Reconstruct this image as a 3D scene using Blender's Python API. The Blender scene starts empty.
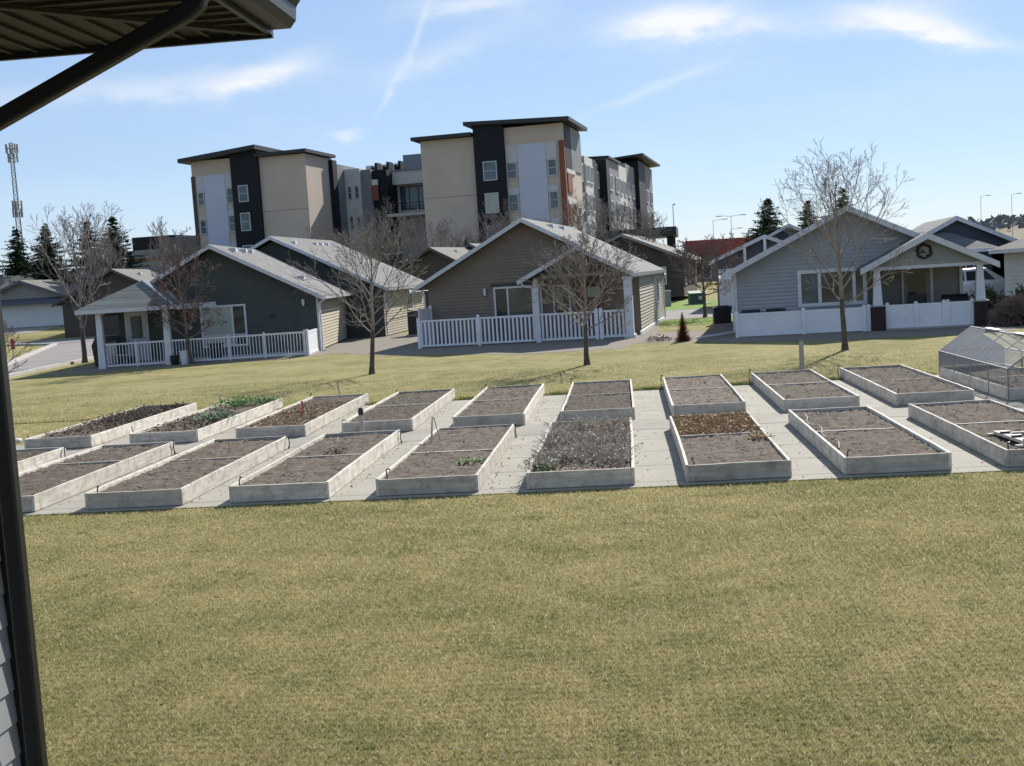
import bpy, math, random
import numpy as np
from mathutils import Vector, Matrix, noise as mnoise
PI = math.pi
scene = bpy.context.scene
C = scene.collection
R_ = math.radians

# ------------------------------------------------------------------ helpers
def setp(o, label=None, cat=None, group=None, kind=None):
    if label: o['label'] = label
    if cat: o['category'] = cat
    if group: o['group'] = group
    if kind: o['kind'] = kind
    return o

def thing(name, label, cat, loc=(0, 0, 0), rz=0.0, group=None):
    o = bpy.data.objects.new(name, None)
    o.empty_display_size = .2
    C.objects.link(o)
    o.location = loc
    o.rotation_euler = (0, 0, rz)
    return setp(o, label, cat, group)

class MB:
    def __init__(s):
        s.v = []; s.f = []
    def poly(s, pts):
        n = len(s.v); s.v += [tuple(p) for p in pts]
        s.f.append(tuple(range(n, n + len(pts))))
    def box(s, x0, x1, y0, y1, z0, z1):
        n = len(s.v)
        s.v += [(x0, y0, z0), (x1, y0, z0), (x1, y1, z0), (x0, y1, z0), (x0, y0, z1), (x1, y0, z1), (x1, y1, z1), (x0, y1, z1)]
        for q in ((0, 3, 2, 1), (4, 5, 6, 7), (0, 1, 5, 4), (1, 2, 6, 5), (2, 3, 7, 6), (3, 0, 4, 7)):
            s.f.append(tuple(n + i for i in q))
        return s
    def prism(s, base, vec):
        """closed solid: polygon (3D points) swept along vec"""
        n = len(s.v); k = len(base)
        s.v += [tuple(p) for p in base] + [tuple(Vector(p) + Vector(vec)) for p in base]
        s.f.append(tuple(n + i for i in reversed(range(k))))
        s.f.append(tuple(n + k + i for i in range(k)))
        for i in range(k):
            j = (i + 1) % k
            s.f.append((n + i, n + j, n + k + j, n + k + i))
        return s
    def frustum(s, cx, cy, z0, z1, w0, w1, d0=None, d1=None):
        d0 = w0 if d0 is None else d0; d1 = w1 if d1 is None else d1
        n = len(s.v)
        for (w, d, z) in ((w0, d0, z0), (w1, d1, z1)):
            s.v += [(cx - w / 2, cy - d / 2, z), (cx + w / 2, cy - d / 2, z), (cx + w / 2, cy + d / 2, z), (cx - w / 2, cy + d / 2, z)]
        for q in ((0, 3, 2, 1), (4, 5, 6, 7), (0, 1, 5, 4), (1, 2, 6, 5), (2, 3, 7, 6), (3, 0, 4, 7)):
            s.f.append(tuple(n + i for i in q))
        return s
    def tube(s, pts, rad, sides=6, cap=True):
        n0 = len(s.v); k = len(pts)
        if not hasattr(rad, '__len__'): rad = [rad] * k
        prev = None
        for i in range(k):
            p = Vector(pts[i])
            a = Vector(pts[max(i - 1, 0)]); b = Vector(pts[min(i + 1, k - 1)])
            d = (b - a)
            d = d.normalized() if d.length > 1e-9 else Vector((0, 0, 1))
            if prev is None:
                u = d.cross(Vector((0.13, .27, 1.0)))
                if u.length < .1: u = d.cross(Vector((1, 0, 0)))
            else:
                u = prev - d * prev.dot(d)
                if u.length < 1e-6: u = d.cross(Vector((1, 0, 0)))
            u.normalize(); prev = u
            w = d.cross(u)
            for j in range(sides):
                t = 2 * PI * j / sides
                s.v.append(tuple(p + (u * math.cos(t) + w * math.sin(t)) * rad[i]))
        for i in range(k - 1):
            for j in range(sides):
                a = n0 + i * sides + j; b = n0 + i * sides + (j + 1) % sides
                s.f.append((a, b, b + sides, a + sides))
        if cap:
            s.f.append(tuple(n0 + j for j in reversed(range(sides))))
            s.f.append(tuple(n0 + (k - 1) * sides + j for j in range(sides)))
        return s
    def bar(s, p0, p1, w, h):
        """rectangular bar between two points (w across, h upward)"""
        p0 = Vector(p0); p1 = Vector(p1); d = (p1 - p0).normalized()
        u = d.cross(Vector((0, 0, 1)))
        if u.length < 1e-4: u = Vector((1, 0, 0))
        u.normalize(); t = u.cross(d).normalized()
        q = [p0 + u * (w / 2) * a + t * (h / 2) * b for a, b in ((-1, -1), (1, -1), (1, 1), (-1, 1))]
        return s.prism(q, p1 - p0)
    def build(s, name, m, parent=None, smooth=False, loc=None, rot=None, label=None, bevel=0):
        me = bpy.data.meshes.new(name)
        me.from_pydata(s.v, [], s.f)
        me.update()
        if m: me.materials.append(m)
        if smooth: me.polygons.foreach_set('use_smooth', [True] * len(me.polygons))
        o = bpy.data.objects.new(name, me)
        C.objects.link(o)
        if parent: o.parent = parent
        if loc: o.location = loc
        if rot: o.rotation_euler = rot
        if label: o['label'] = label
        if bevel:
            b = o.modifiers.new('bev', 'BEVEL'); b.width = bevel; b.segments = 2; b.limit_method = 'ANGLE'
        return o

def copy_tree(o, parent=None):
    c = o.copy(); C.objects.link(c)
    if parent: c.parent = parent
    for ch in list(o.children): copy_tree(ch, c)
    return c

def bxo(name, m, parent, *b, **k):
    return MB().box(*b).build(name, m, parent, **k)

# ------------------------------------------------------------------ materials
class N:
    """tiny node-tree builder"""
    def __init__(s, tree): s.t = tree
    def n(s, typ, ins=None, **kw):
        q = s.t.nodes.new(typ)
        for k, v in kw.items(): setattr(q, k, v)
        for k, v in (ins or {}).items():
            sock = q.inputs[k]
            if hasattr(v, 'is_output') or isinstance(v, bpy.types.NodeSocket): s.t.links.new(v, sock)
            else: sock.default_value = v
        return q
    def math(s, op, a, b=None, clamp=False, c=None):
        ins = {0: a}
        if b is not None: ins[1] = b
        if c is not None: ins[2] = c
        return s.n('ShaderNodeMath', ins, operation=op, use_clamp=clamp).outputs[0]
    def mix(s, f, a, b, blend='MIX'):
        q = s.n('ShaderNodeMix', data_type='RGBA', blend_type=blend)
        for k, v in ((0, f), (6, a), (7, b)):
            if isinstance(v, bpy.types.NodeSocket): s.t.links.new(v, q.inputs[k])
            else: q.inputs[k].default_value = v if k == 0 else tuple(v) + ((1,) if len(v) == 3 else ())
        return q.outputs[2]
    def ramp(s, f, lo, hi):
        return s.n('ShaderNodeMapRange', {0: f, 1: lo, 2: hi}, clamp=True).outputs[0]
    def noise(s, vec, scale, detail=4, rough=.55):
        return s.n('ShaderNodeTexNoise', {'Vector': vec, 'Scale': scale, 'Detail': detail, 'Roughness': rough}).outputs[0]
    def vscale(s, vec, sc):
        return s.n('ShaderNodeMapping', {'Vector': vec, 'Scale': sc}).outputs[0]

def new_mat(name):
    m = bpy.data.materials.new(name); m.use_nodes = True
    t = m.node_tree; t.nodes.clear()
    g = N(t)
    out = g.n('ShaderNodeOutputMaterial')
    b = g.n('ShaderNodeBsdfPrincipled')
    t.links.new(b.outputs[0], out.inputs[0])
    return m, g, b, out

def link(g, a, b): g.t.links.new(a, b)

def mat(name, c1, c2=None, scale=4, rough=.8, spec=.3, bump=0, bscale=60, stretch=(1, 1, 1), lo=.35, hi=.65, metal=0, rnd=0, c3=None, s3=1.0, lo3=.5, hi3=.7):
    m, g, b, out = new_mat(name)
    vec = g.n('ShaderNodeTexCoord').outputs['Object']
    if stretch != (1, 1, 1): vec = g.vscale(vec, stretch)
    if rnd:
        oi = g.n('ShaderNodeObjectInfo')
        vec = g.n('ShaderNodeVectorMath', {0: vec, 1: g.n('ShaderNodeCombineXYZ', {0: g.math('MULTIPLY', oi.outputs['Random'], 37.0), 1: g.math('MULTIPLY', oi.outputs['Random'], 91.0)}).outputs[0]}, operation='ADD').outputs[0]
    if c2 is None: c2 = tuple(x * .85 for x in c1)
    f = g.ramp(g.noise(vec, scale, 6, .6), lo, hi)
    col = g.mix(f, c1, c2)
    if c3: col = g.mix(g.ramp(g.noise(vec, s3, 5, .65), lo3, hi3), col, c3)
    if rnd:
        hs = g.n('ShaderNodeHueSaturation', {'Value': g.math('ADD', g.math('MULTIPLY', oi.outputs['Random'], rnd), 1 - rnd / 2), 'Color': col})
        col = hs.outputs[0]
    link(g, col, b.inputs['Base Color'])
    b.inputs['Roughness'].default_value = rough
    b.inputs['Specular IOR Level'].default_value = spec
    b.inputs['Metallic'].default_value = metal
    if bump:
        bp = g.n('ShaderNodeBump', {'Strength': bump, 'Distance': .02, 'Height': g.noise(vec, bscale, 5, .65)})
        link(g, bp.outputs[0], b.inputs['Normal'])
    return m

def shingle_mat(name, c1, c2):
    m, g, b, out = new_mat(name)
    vec = g.n('ShaderNodeTexCoord').outputs['Object']
    sx = g.n('ShaderNodeSeparateXYZ', {0: vec})
    v = g.n('ShaderNodeCombineXYZ', {0: g.math('ADD', sx.outputs[1], g.math('MULTIPLY', sx.outputs[0], .21)), 1: g.math('MULTIPLY', sx.outputs[2], 2.3)}).outputs[0]
    br = g.n('ShaderNodeTexBrick', {'Vector': v, 'Color1': (0, 0, 0, 1), 'Color2': (1, 1, 1, 1), 'Mortar': (.2, .2, .2, 1), 'Scale': 1, 'Mortar Size': .012, 'Brick Width': .33, 'Row Height': .145, 'Bias': 0})
    col = g.mix(br.outputs[0], c1, c2)
    f2 = g.ramp(g.noise(vec, .8, 5, .6), .35, .7)
    col = g.mix(g.math('MULTIPLY', f2, .35), col, tuple(x * .7 for x in c1))
    col = g.mix(g.math('MULTIPLY', g.noise(vec, 60, 3, .7), .25), col, (.03, .03, .03))
    link(g, col, b.inputs['Base Color']); b.inputs['Roughness'].default_value = .9
    b.inputs['Specular IOR Level'].default_value = .2
    bp = g.n('ShaderNodeBump', {'Strength': .5, 'Distance': .02, 'Height': g.math('SUBTRACT', g.math('MULTIPLY', g.noise(vec, 90, 3, .6), .4), br.outputs[1])})
    link(g, bp.outputs[0], b.inputs['Normal'])
    return m

def glass_mat(name, c=(.03, .035, .04), rough=.06):
    m, g, b, out = new_mat(name)
    vec = g.n('ShaderNodeTexCoord').outputs['Object']
    col = g.mix(g.ramp(g.noise(vec, 1.3, 2, .5), .35, .65), c, tuple(x * 1.5 + .004 for x in c))
    link(g, col, b.inputs['Base Color'])
    b.inputs['Roughness'].default_value = rough
    b.inputs['Specular IOR Level'].default_value = .5
    return m

M = {}
M['white'] = mat('white_paint', (.62, .63, .65), (.56, .57, .6), 3, .5, .4)
M['whiteboard'] = mat('white_trim', (.55, .56, .58), (.48, .49, .52), 5, .55)
M['vinyl'] = mat('white_vinyl', (.72, .73, .76), (.65, .66, .69), 2, .4, .4, c3=(.56, .55, .53), s3=1.6, lo3=.55, hi3=.85)
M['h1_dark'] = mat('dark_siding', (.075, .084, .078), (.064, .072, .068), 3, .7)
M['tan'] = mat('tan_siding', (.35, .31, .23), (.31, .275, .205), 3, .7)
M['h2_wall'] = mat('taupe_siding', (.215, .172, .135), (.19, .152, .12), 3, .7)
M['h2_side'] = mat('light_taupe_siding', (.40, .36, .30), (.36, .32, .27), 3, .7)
M['h3_wall'] = mat('blue_grey_siding', (.34, .35, .37), (.305, .315, .335), 3, .7)
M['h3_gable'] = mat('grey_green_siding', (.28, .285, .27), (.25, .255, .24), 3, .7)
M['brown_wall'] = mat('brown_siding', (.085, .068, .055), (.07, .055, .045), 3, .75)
M['grey_wall'] = mat('grey_siding', (.25, .245, .25), (.21, .205, .21), 3, .75)
M['slate_wall'] = mat('slate_siding', (.10, .11, .13), (.085, .09, .11), 3, .75)
M['cream'] = mat('cream_siding', (.6, .58, .54), (.54, .52, .49), 3, .7)
M['shingle'] = shingle_mat('grey_shingles', (.115, .115, .118), (.185, .183, .18))
M['shingle_dark'] = shingle_mat('green_grey_shingles', (.12, .13, .125), (.24, .25, .24))
M['shingle_tan'] = shingle_mat('tan_grey_shingles', (.135, .127, .115), (.21, .20, .185))
M['black'] = mat('black_paint', (.012, .012, .014), (.018, .018, .02), 5, .4, .4)
M['darkmetal'] = mat('dark_metal', (.03, .03, .035), (.05, .045, .045), 8, .45, .5, metal=.3)
M['greymetal'] = mat('grey_metal', (.22, .225, .23), (.17, .175, .18), 8, .65, .3, metal=0)
M['glass'] = glass_mat('window_glass')
M['glass_green'] = glass_mat('greenish_window_glass', (.07, .085, .075))
M['glass_blue'] = glass_mat('blue_window_glass', (.05, .075, .09))
M['blind'] = mat('window_blind', (.40, .42, .38), (.34, .36, .33), 2, .5)
M['door_white'] = mat('white_door', (.6, .61, .63), None, 2, .45)
M['door_red'] = mat('red_brown_door', (.16, .06, .04), (.11, .045, .03), 3, .5)
M['brick'] = mat('dark_brick', (.03, .02, .02), (.05, .03, .028), 14, .85, bump=.5, bscale=25)
M['bark'] = mat('tree_bark', (.075, .058, .047), (.13, .108, .09), 9, .9, .1, bump=.6, bscale=40)
M['twig'] = mat('pale_twigs', (.28, .24, .205), (.18, .15, .13), 2.5, .85, .15)
M['twig_brown'] = mat('brown_twigs', (.27, .225, .195), (.19, .16, .14), 2, .9, .1)
M['twig_red'] = mat('reddish_twigs', (.20, .145, .125), (.14, .105, .09), 2, .9, .1)
M['needle'] = mat('dark_needles', (.022, .042, .020), (.045, .07, .03), 1.6, .8, .15, rnd=.4)
M['needle_rust'] = mat('rusty_needles', (.20, .055, .022), (.13, .04, .02), 6, .85, .1)
M['juniper'] = mat('juniper_needles', (.05, .065, .04), (.09, .09, .06), 5, .85, .1)
M['redleaf'] = mat('reddish_dead_leaves', (.19, .105, .085), (.13, .085, .07), 7, .8, .15)
M['leaf_brown'] = mat('orange_brown_leaves', (.42, .27, .14), (.29, .185, .10), 25, .8, .15, c3=(.52, .41, .25), s3=40)
M['leaf_dark'] = mat('dark_dead_leaves', (.16, .115, .085), (.10, .075, .058), 25, .85, .15)
M['stalk'] = mat('silvery_dry_stalks', (.56, .50, .42), (.26, .215, .165), 6, .85, .15)
M['leaf_green'] = mat('green_leaves', (.09, .20, .035), (.14, .25, .06), 9, .7, .25)
M['leaf_bluegreen'] = mat('blue_green_leaves', (.10, .19, .10), (.14, .23, .14), 9, .7, .25)
M['soil'] = mat('dry_garden_soil', (.095, .077, .062), (.165, .138, .112), 5.5, .97, .08, bump=.9, bscale=45, rnd=.5, c3=(.07, .055, .045), s3=7, lo3=.52, hi3=.72)
M['storered'] = mat('faded_red_band', (.36, .075, .065), (.31, .06, .055), 1, .6)
M['red'] = mat('red_paint', (.35, .03, .03), (.28, .025, .025), 5, .5)
M['pink'] = mat('faded_red_marker', (.6, .12, .10), None, 5, .6)
M['woodpost'] = mat('bare_wood_stake', (.42, .37, .33), (.33, .29, .26), 12, .8)
M['rust'] = mat('orange_panel', (.30, .085, .03), (.25, .07, .028), 3, .6)
M['a_tan'] = mat('tan_stucco', (.50, .42, .35), (.455, .385, .32), .35, .85, bump=.2, bscale=8)
M['a_lav'] = mat('pale_lavender_panel', (.47, .50, .60), (.44, .465, .56), .3, .6)
M['a_pale'] = mat('pale_grey_panel', (.48, .48, .50), (.45, .45, .47), .3, .6)
M['a_dark'] = mat('near_black_panel', (.009, .011, .016), (.012, .014, .02), .5, .6, .2)
M['a_grey'] = mat('charcoal_panel', (.19, .195, .21), (.17, .175, .19), .4, .65)
M['a_light'] = mat('light_stone_panel', (.52, .50, .48), (.48, .465, .445), .4, .75)
M['a_roof'] = mat('dark_roof_edge', (.022, .025, .03), (.03, .034, .04), 1, .5)
M['copper'] = mat('rust_coloured_panel', (.22, .075, .035), (.19, .065, .03), .6, .6)
M['utility_green'] = mat('green_utility_paint', (.06, .10, .08), (.07, .115, .095), 3, .5)
M['pillar_grey'] = mat('grey_pillar', (.32, .31, .32), (.27, .26, .27), 5, .8)
M['carpaint'] = mat('white_car_paint', (.75, .75, .76), None, 2, .25, .5)
M['tyre'] = mat('black_tyre', (.015, .015, .016), None, 8, .85)
M['own_brown'] = mat('dark_brown_metal', (.008, .008, .009), (.011, .011, .012), 6, .4, .4)
M['own_soffit'] = mat('brown_soffit', (.032, .029, .027), (.027, .024, .023), 4, .6)
M['own_siding'] = mat('pale_grey_siding', (.27, .275, .29), (.245, .25, .265), 3, .6)
M['wreath'] = mat('dark_wreath_twigs', (.02, .018, .016), (.035, .03, .025), 20, .9)
M['haze_tree'] = mat('hazed_tree_foliage', (.15, .16, .16), (.20, .195, .185), .05, .95, .05)  # distance haze painted into the foliage colour as a paler grey

# weathered boards: grain runs along local Y or X, stains of bare wood through old white paint
def board_mat(name, stretch, ca=(.56, .505, .43), cb=(.40, .36, .305)):
    m, g, b, out = new_mat(name)
    tc = g.n('ShaderNodeTexCoord').outputs['Object']
    oi = g.n('ShaderNodeObjectInfo')
    off = g.n('ShaderNodeCombineXYZ', {0: g.math('MULTIPLY', oi.outputs['Random'], 53.), 1: g.math('MULTIPLY', oi.outputs['Random'], 17.), 2: g.math('MULTIPLY', oi.outputs['Random'], 31.)}).outputs[0]
    vec = g.n('ShaderNodeVectorMath', {0: tc, 1: off}, operation='ADD').outputs[0]
    gr = g.noise(g.vscale(vec, stretch), 3, 7, .65)
    col = g.mix(g.ramp(gr, .35, .65), ca, cb)
    st = g.ramp(g.noise(vec, 5.5, 6, .7), .47, .68)
    col = g.mix(g.math('MULTIPLY', st, .65), col, (.24, .205, .17))
    st2 = g.ramp(g.noise(vec, 19, 4, .7), .60, .68)
    col = g.mix(g.math('MULTIPLY', st2, .6), col, (.13, .115, .10))
    hs = g.n('ShaderNodeHueSaturation', {'Value': g.math('ADD', g.math('MULTIPLY', oi.outputs['Random'], .35), .78), 'Color': col})
    link(g, hs.outputs[0], b.inputs['Base Color'])
    b.inputs['Roughness'].default_value = .85; b.inputs['Specular IOR Level'].default_value = .15
    bp = g.n('ShaderNodeBump', {'Strength': .5, 'Distance': .01, 'Height': gr})
    link(g, bp.outputs[0], b.inputs['Normal'])
    return m
M['board_y'] = board_mat('weathered_sunlit_long_board', (6, .5, 6), (.68, .63, .55), (.50, .455, .39))  # paler than the end boards: sunlight on the bed sides put into the colour
M['board_x'] = board_mat('weathered_end_board', (.5, 6, 6))

# lawn: dormant straw with olive patches; the blades share the same large patches
def lawn_nodes(g, vec, blade=False):
    big = g.ramp(g.math('ADD', g.math('MULTIPLY', g.noise(g.vscale(vec, (.8, 1, 1)), .42, 4, .6), .5), g.math('MULTIPLY', g.noise(vec, 1.7, 6, .7), .5)), .43, .58)
    mid = g.ramp(g.noise(vec, 2.1, 5, .65), .42, .68)
    col = g.mix(big, (.41, .345, .165), (.225, .215, .078))
    col = g.mix(g.math('MULTIPLY', mid, .6), col, (.30, .275, .12))
    gp = g.ramp(g.noise(g.n('ShaderNodeVectorMath', {0: vec, 1: (31.7, 12.1, 0)}, operation='ADD').outputs[0], 2.3, 5, .62), .56, .68)
    col = g.mix(g.math('MULTIPLY', gp, .75), col, (.13, .16, .045))
    br = g.ramp(g.noise(g.n('ShaderNodeVectorMath', {0: vec, 1: (7.7, 52.1, 0)}, operation='ADD').outputs[0], 2.4, 4, .62), .56, .70)
    col = g.mix(g.math('MULTIPLY', br, .5), col, (.43, .32, .19))
    return col
def lawn_mat():
    m, g, b, out = new_mat('dormant_lawn')
    vec = g.n('ShaderNodeTexCoord').outputs['Object']
    col = lawn_nodes(g, vec)
    fine = g.noise(vec, 38, 6, .75)
    col = g.mix(g.ramp(fine, .38, .62), g.mix(.62, col, (.085, .08, .04)), col)
    fine2 = g.noise(g.vscale(vec, (1, .35, 1)), 15, 5, .7)
    col = g.mix(g.math('MULTIPLY', g.ramp(fine2, .55, .7), .45), col, (.42, .36, .20))
    link(g, col, b.inputs['Base Color'])
    b.inputs['Roughness'].default_value = .95; b.inputs['Specular IOR Level'].default_value = .05
    bp = g.n('ShaderNodeBump', {'Strength': .8, 'Distance': .05, 'Height': g.math('ADD', fine, g.math('MULTIPLY', g.noise(vec, 6, 4, .6), .8))})
    link(g, bp.outputs[0], b.inputs['Normal'])
    return m
M['lawn'] = lawn_mat()
def blade_mat():
    m, g, b, out = new_mat('grass_blades')
    vec = g.n('ShaderNodeTexCoord').outputs['Object']
    col = lawn_nodes(g, vec)
    at = g.n('ShaderNodeAttribute', attribute_name='tone').outputs['Fac']
    col = g.mix(g.ramp(at, .55, 1.0), col, (.60, .53, .32))
    col = g.mix(g.math('MULTIPLY', g.ramp(at, .32, .0), .6), col, (.20, .22, .09))
    link(g, col, b.inputs['Base Color'])
    b.inputs['Roughness'].default_value = .8; b.inputs['Specular IOR Level'].default_value = .1
    tr = g.n('ShaderNodeBsdfTranslucent', {'Color': col})
    mx = g.n('ShaderNodeMixShader', {0: .42, 1: b.outputs[0], 2: tr.outputs[0]})
    link(g, mx.outputs[0], out.inputs[0])
    return m
M['blade'] = blade_mat()
M['verge'] = mat('green_verge', (.12, .20, .035), (.19, .24, .07), 3, .95, .05, bump=.7, bscale=40)
def concrete_mat(name, c, joint=1.2):
    m, g, b, out = new_mat(name)
    vec = g.n('ShaderNodeTexCoord').outputs['Object']
    sx = g.n('ShaderNodeSeparateXYZ', {0: vec})
    col = g.mix(g.ramp(g.noise(vec, 1.1, 6, .65), .35, .68), c, tuple(x * .82 for x in c))
    col = g.mix(g.math('MULTIPLY', g.ramp(g.noise(vec, 7, 6, .7), .55, .72), .3), col, tuple(x * .6 for x in c))
    col = g.mix(g.math('MULTIPLY', g.noise(vec, 120, 2, .6), .2), col, tuple(x * .6 for x in c))
    h = None
    if joint:
        fr = g.math('FRACT', g.math('DIVIDE', g.math('ADD', sx.outputs[1], g.math('MULTIPLY', g.noise(vec, 6, 3, .5), .012)), joint))
        jn = g.math('LESS_THAN', fr, .026)
        col = g.mix(g.math('MULTIPLY', jn, .85), col, (.10, .095, .08))
    link(g, col, b.inputs['Base Color']); b.inputs['Roughness'].default_value = .9; b.inputs['Specular IOR Level'].default_value = .15
    bp = g.n('ShaderNodeBump', {'Strength': .3, 'Distance': .01, 'Height': g.noise(vec, 80, 4, .7)})
    link(g, bp.outputs[0], b.inputs['Normal'])
    return m
M['concrete'] = concrete_mat('concrete_path', (.315, .295, .25))
M['concrete2'] = concrete_mat('beige_concrete_path', (.285, .26, .22), 0)
M['kerb'] = concrete_mat('kerb_concrete', (.42, .40, .37), 0)
M['asphalt'] = mat('pale_worn_asphalt', (.20, .185, .18), (.24, .22, .215), .5, .95, .1, bump=.4, bscale=60)
M['gravel'] = mat('pinkish_gravel', (.25, .22, .185), (.12, .105, .09), 22, .95, .1, bump=1.0, bscale=30, c3=(.36, .32, .28), s3=30, lo3=.56, hi3=.66)
M['field'] = mat('brown_field', (.20, .16, .12), (.16, .15, .10), .02, .95, .05)
# ------------------------------------------------------------------ the ground
def sst(a, b, x):
    t = min(max((x - a) / (b - a), 0), 1); return t * t * (3 - 2 * t)
def hz(x, y):
    return .75 * sst(84, 100, y) * sst(22, 36, -x)

def ground():
    xs = [-2500, -900, -400, -200, -120, -90] + list(range(-80, -19, 3)) + list(range(-18, 19, 6)) + [26, 36, 60, 100, 200, 500, 1000, 2500]
    ys = [-300, -60, -20, -5, 0, 5, 10, 20, 30, 40, 50, 60, 70, 80] + list(range(83, 104, 3)) + [110, 130, 170, 260, 400, 800, 1500, 4000]
    b = MB()
    for y in ys:
        for x in xs: b.v.append((x, y, hz(x, y)))
    w = len(xs)
    for j in range(len(ys) - 1):
        for i in range(w - 1):
            b.f.append((j * w + i, j * w + i + 1, (j + 1) * w + i + 1, (j + 1) * w + i))
    return setp(b.build('lawn', M['lawn'], smooth=True), kind='structure')
ground()

def sheet(name, pts, z, m, kind='structure', skirt=0):
    b = MB()
    if skirt: b.prism([(x, y, z - skirt) for x, y in pts], (0, 0, skirt))
    else: b.poly([(x, y, z) for x, y in pts])
    return setp(b.build(name, m), kind=kind)

# concrete garden plaza: one slab, the cross path between the two rows a slightly different pour
sheet('garden_path', [(-16, 14.08), (9.2, 14.08), (9.2, 25.25), (-9.75, 25.25), (-9.75, 22.2), (-11.2, 21.3), (-16, 20.9)], .012, M['concrete'])
sheet('cross_path', [(-16, 19.12), (9.2, 19.12), (9.2, 20.38), (-16, 20.38)], .016, M['concrete2'])
# street on the left, lane behind the houses
road = [(-21.4, 30), (-24.2, 53.5), (-25.6, 66), (-24, 80), (-12, 84), (-12, 92.5), (-80, 97), (-80, 80), (-41.8, 77.3), (-36.3, 73.4), (-31.8, 61.8), (-27.8, 51.6), (-25.5, 44), (-24.2, 30)]
def road_sheet():
    b = MB(); b.poly([(x, y, hz(x, y) * .0 + .010) for x, y in road]); return setp(b.build('street', M['asphalt']), kind='structure')
road_sheet()
kb = MB()
for seg in ([(-21.4, 30), (-24.2, 53.5), (-25.6, 66), (-24, 80)], [(-25.5, 44), (-27.8, 51.6), (-31.8, 61.8), (-36.3, 73.4), (-41.8, 77.3), (-80, 80)], [(-12, 92.5), (-80, 97)]):
    for a, c in zip(seg, seg[1:]):
        kb.bar((a[0], a[1], .06), (c[0], c[1], .06), .3, .12)
setp(kb.build('kerb', M['kerb']), kind='structure')
sheet('lane', [(1.75, 57.6), (60, 57.6), (60, 69.5), (1.75, 69.5)], .012, M['asphalt'])
sheet('verge', [(1.45, 52.2), (4.9, 51.2), (5.1, 57.4), (1.65, 57.4)], .008, M['verge'])
sheet('far_verge', [(0, 69.7), (60, 69.7), (60, 84), (0, 84)], .008, M['verge'])
sheet('footpath', [(10.5, 38.2), (30, 36.6), (30, 37.7), (10.5, 39.2)], .012, M['concrete2'])
sheet('driveway', [(5.2, 62.7), (8.6, 62.7), (9.6, 70), (6.2, 70)], .014, M['concrete2'])
sheet('car_park', [(11.2, 52.4), (19.5, 52.4), (19.5, 57.5), (11.2, 57.5)], .014, M['concrete2'])
def gdrive():
    b = MB()
    for i in range(4):
        ya, yb = 92.2 + i * 2, 92.2 + (i + 1) * 2
        b.poly([(-55, ya, hz(-55, ya) + .02), (-47.3, ya, hz(-47.3, ya) + .02), (-47.3, yb, hz(-47.3, yb) + .02), (-55, yb, hz(-55, yb) + .02)])
    setp(b.build('garage_driveway', M['concrete2']), kind='structure')
gdrive()
# gravel beds round the houses
sheet('gravel_bed', [(-9.5, 43.3), (-7, 41.3), (-5.4, 40.6), (-3.4, 38.9), (-1.6, 39.1), (-.2, 38.9), (.3, 41.5), (2.6, 39.9), (4.9, 38.6), (4.3, 47), (1.2, 47), (1.7, 60), (-12, 60), (-12.4, 46.4), (-11, 45.6)], .004, M['gravel'])
sheet('gravel_bed', [(3.05, 39.2), (4.4, 38.2), (6, 37.3), (8.2, 37.0), (10, 36.4), (11.8, 37.2), (12.4, 50), (3.6, 50)], .006, M['gravel'])
sheet('gravel_bed', [(-21.6, 42.2), (-19, 42.4), (-16, 43.4), (-13, 44.2), (-11.6, 45.1), (-11.9, 58), (-22, 58)], .005, M['gravel'])

# the blades of the near lawn: real geometry, uncountable
def grass(name, n, y0, y1, xl, xr, seed, hmin, hmax, power=1.0, xabs=None):
    rng = np.random.default_rng(seed)
    if xabs is None:
        u = rng.random(n); Y = y0 * (y1 / y0) ** u if power == 1.0 else y0 + (y1 - y0) * u ** power
        X = Y * xl - 1.8 + (Y * (xr - xl) + 4.2) * rng.random(n)
    else:
        Y = y0 + (y1 - y0) * rng.random(n); X = xabs[0] + (xabs[1] - xabs[0]) * rng.random(n)
    # tufts: pull blades towards clump centres
    k = .09
    cx = (np.floor(X / k) + .5) * k + .03 * np.sin(Y * 91); cy = (np.floor(Y / k) + .5) * k + .03 * np.sin(X * 87)
    pull = .35 * rng.random(n)
    X = X + (cx - X) * pull; Y = Y + (cy - Y) * pull
    h = hmin + (hmax - hmin) * rng.random(n) ** 1.6
    w = (.0017 + .0018 * rng.random(n)) * np.clip(Y / 8, .9, 2)
    a = rng.random(n) * 2 * PI; lean = h * (.3 + .85 * rng.random(n)); b = rng.random(n) * 2 * PI
    dx = np.cos(a) * w; dy = np.sin(a) * w
    co = np.empty((n, 3, 3), np.float32)
    co[:, 0] = np.stack([X - dx, Y - dy, np.zeros(n)], 1)
    co[:, 1] = np.stack([X + dx, Y + dy, np.zeros(n)], 1)
    co[:, 2] = np.stack([X + np.cos(b) * lean, Y + np.sin(b) * lean, h], 1)
    me = bpy.data.meshes.new(name)
    me.vertices.add(n * 3); me.loops.add(n * 3); me.polygons.add(n)
    me.vertices.foreach_set('co', co.ravel())
    me.loops.foreach_set('vertex_index', np.arange(n * 3, dtype=np.int32))
    me.polygons.foreach_set('loop_start', np.arange(0, n * 3, 3, dtype=np.int32))
    at = me.attributes.new('tone', 'FLOAT', 'POINT')
    at.data.foreach_set('value', np.repeat(rng.random(n).astype(np.float32), 3))
    me.update(); me.validate()
    me.materials.append(M['blade'])
    o = bpy.data.objects.new(name, me); C.objects.link(o)
    return setp(o, 'short dormant straw and olive turf blades of the lawn before the raised beds', 'grass', kind='stuff')
g1 = grass('grass', 900000, 4.8, 14.12, -.56, .40, 3, .013, .036)
g2 = grass('grass', 90000, 25.3, 33, -.56, .42, 5, .025, .07, 3)
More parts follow.
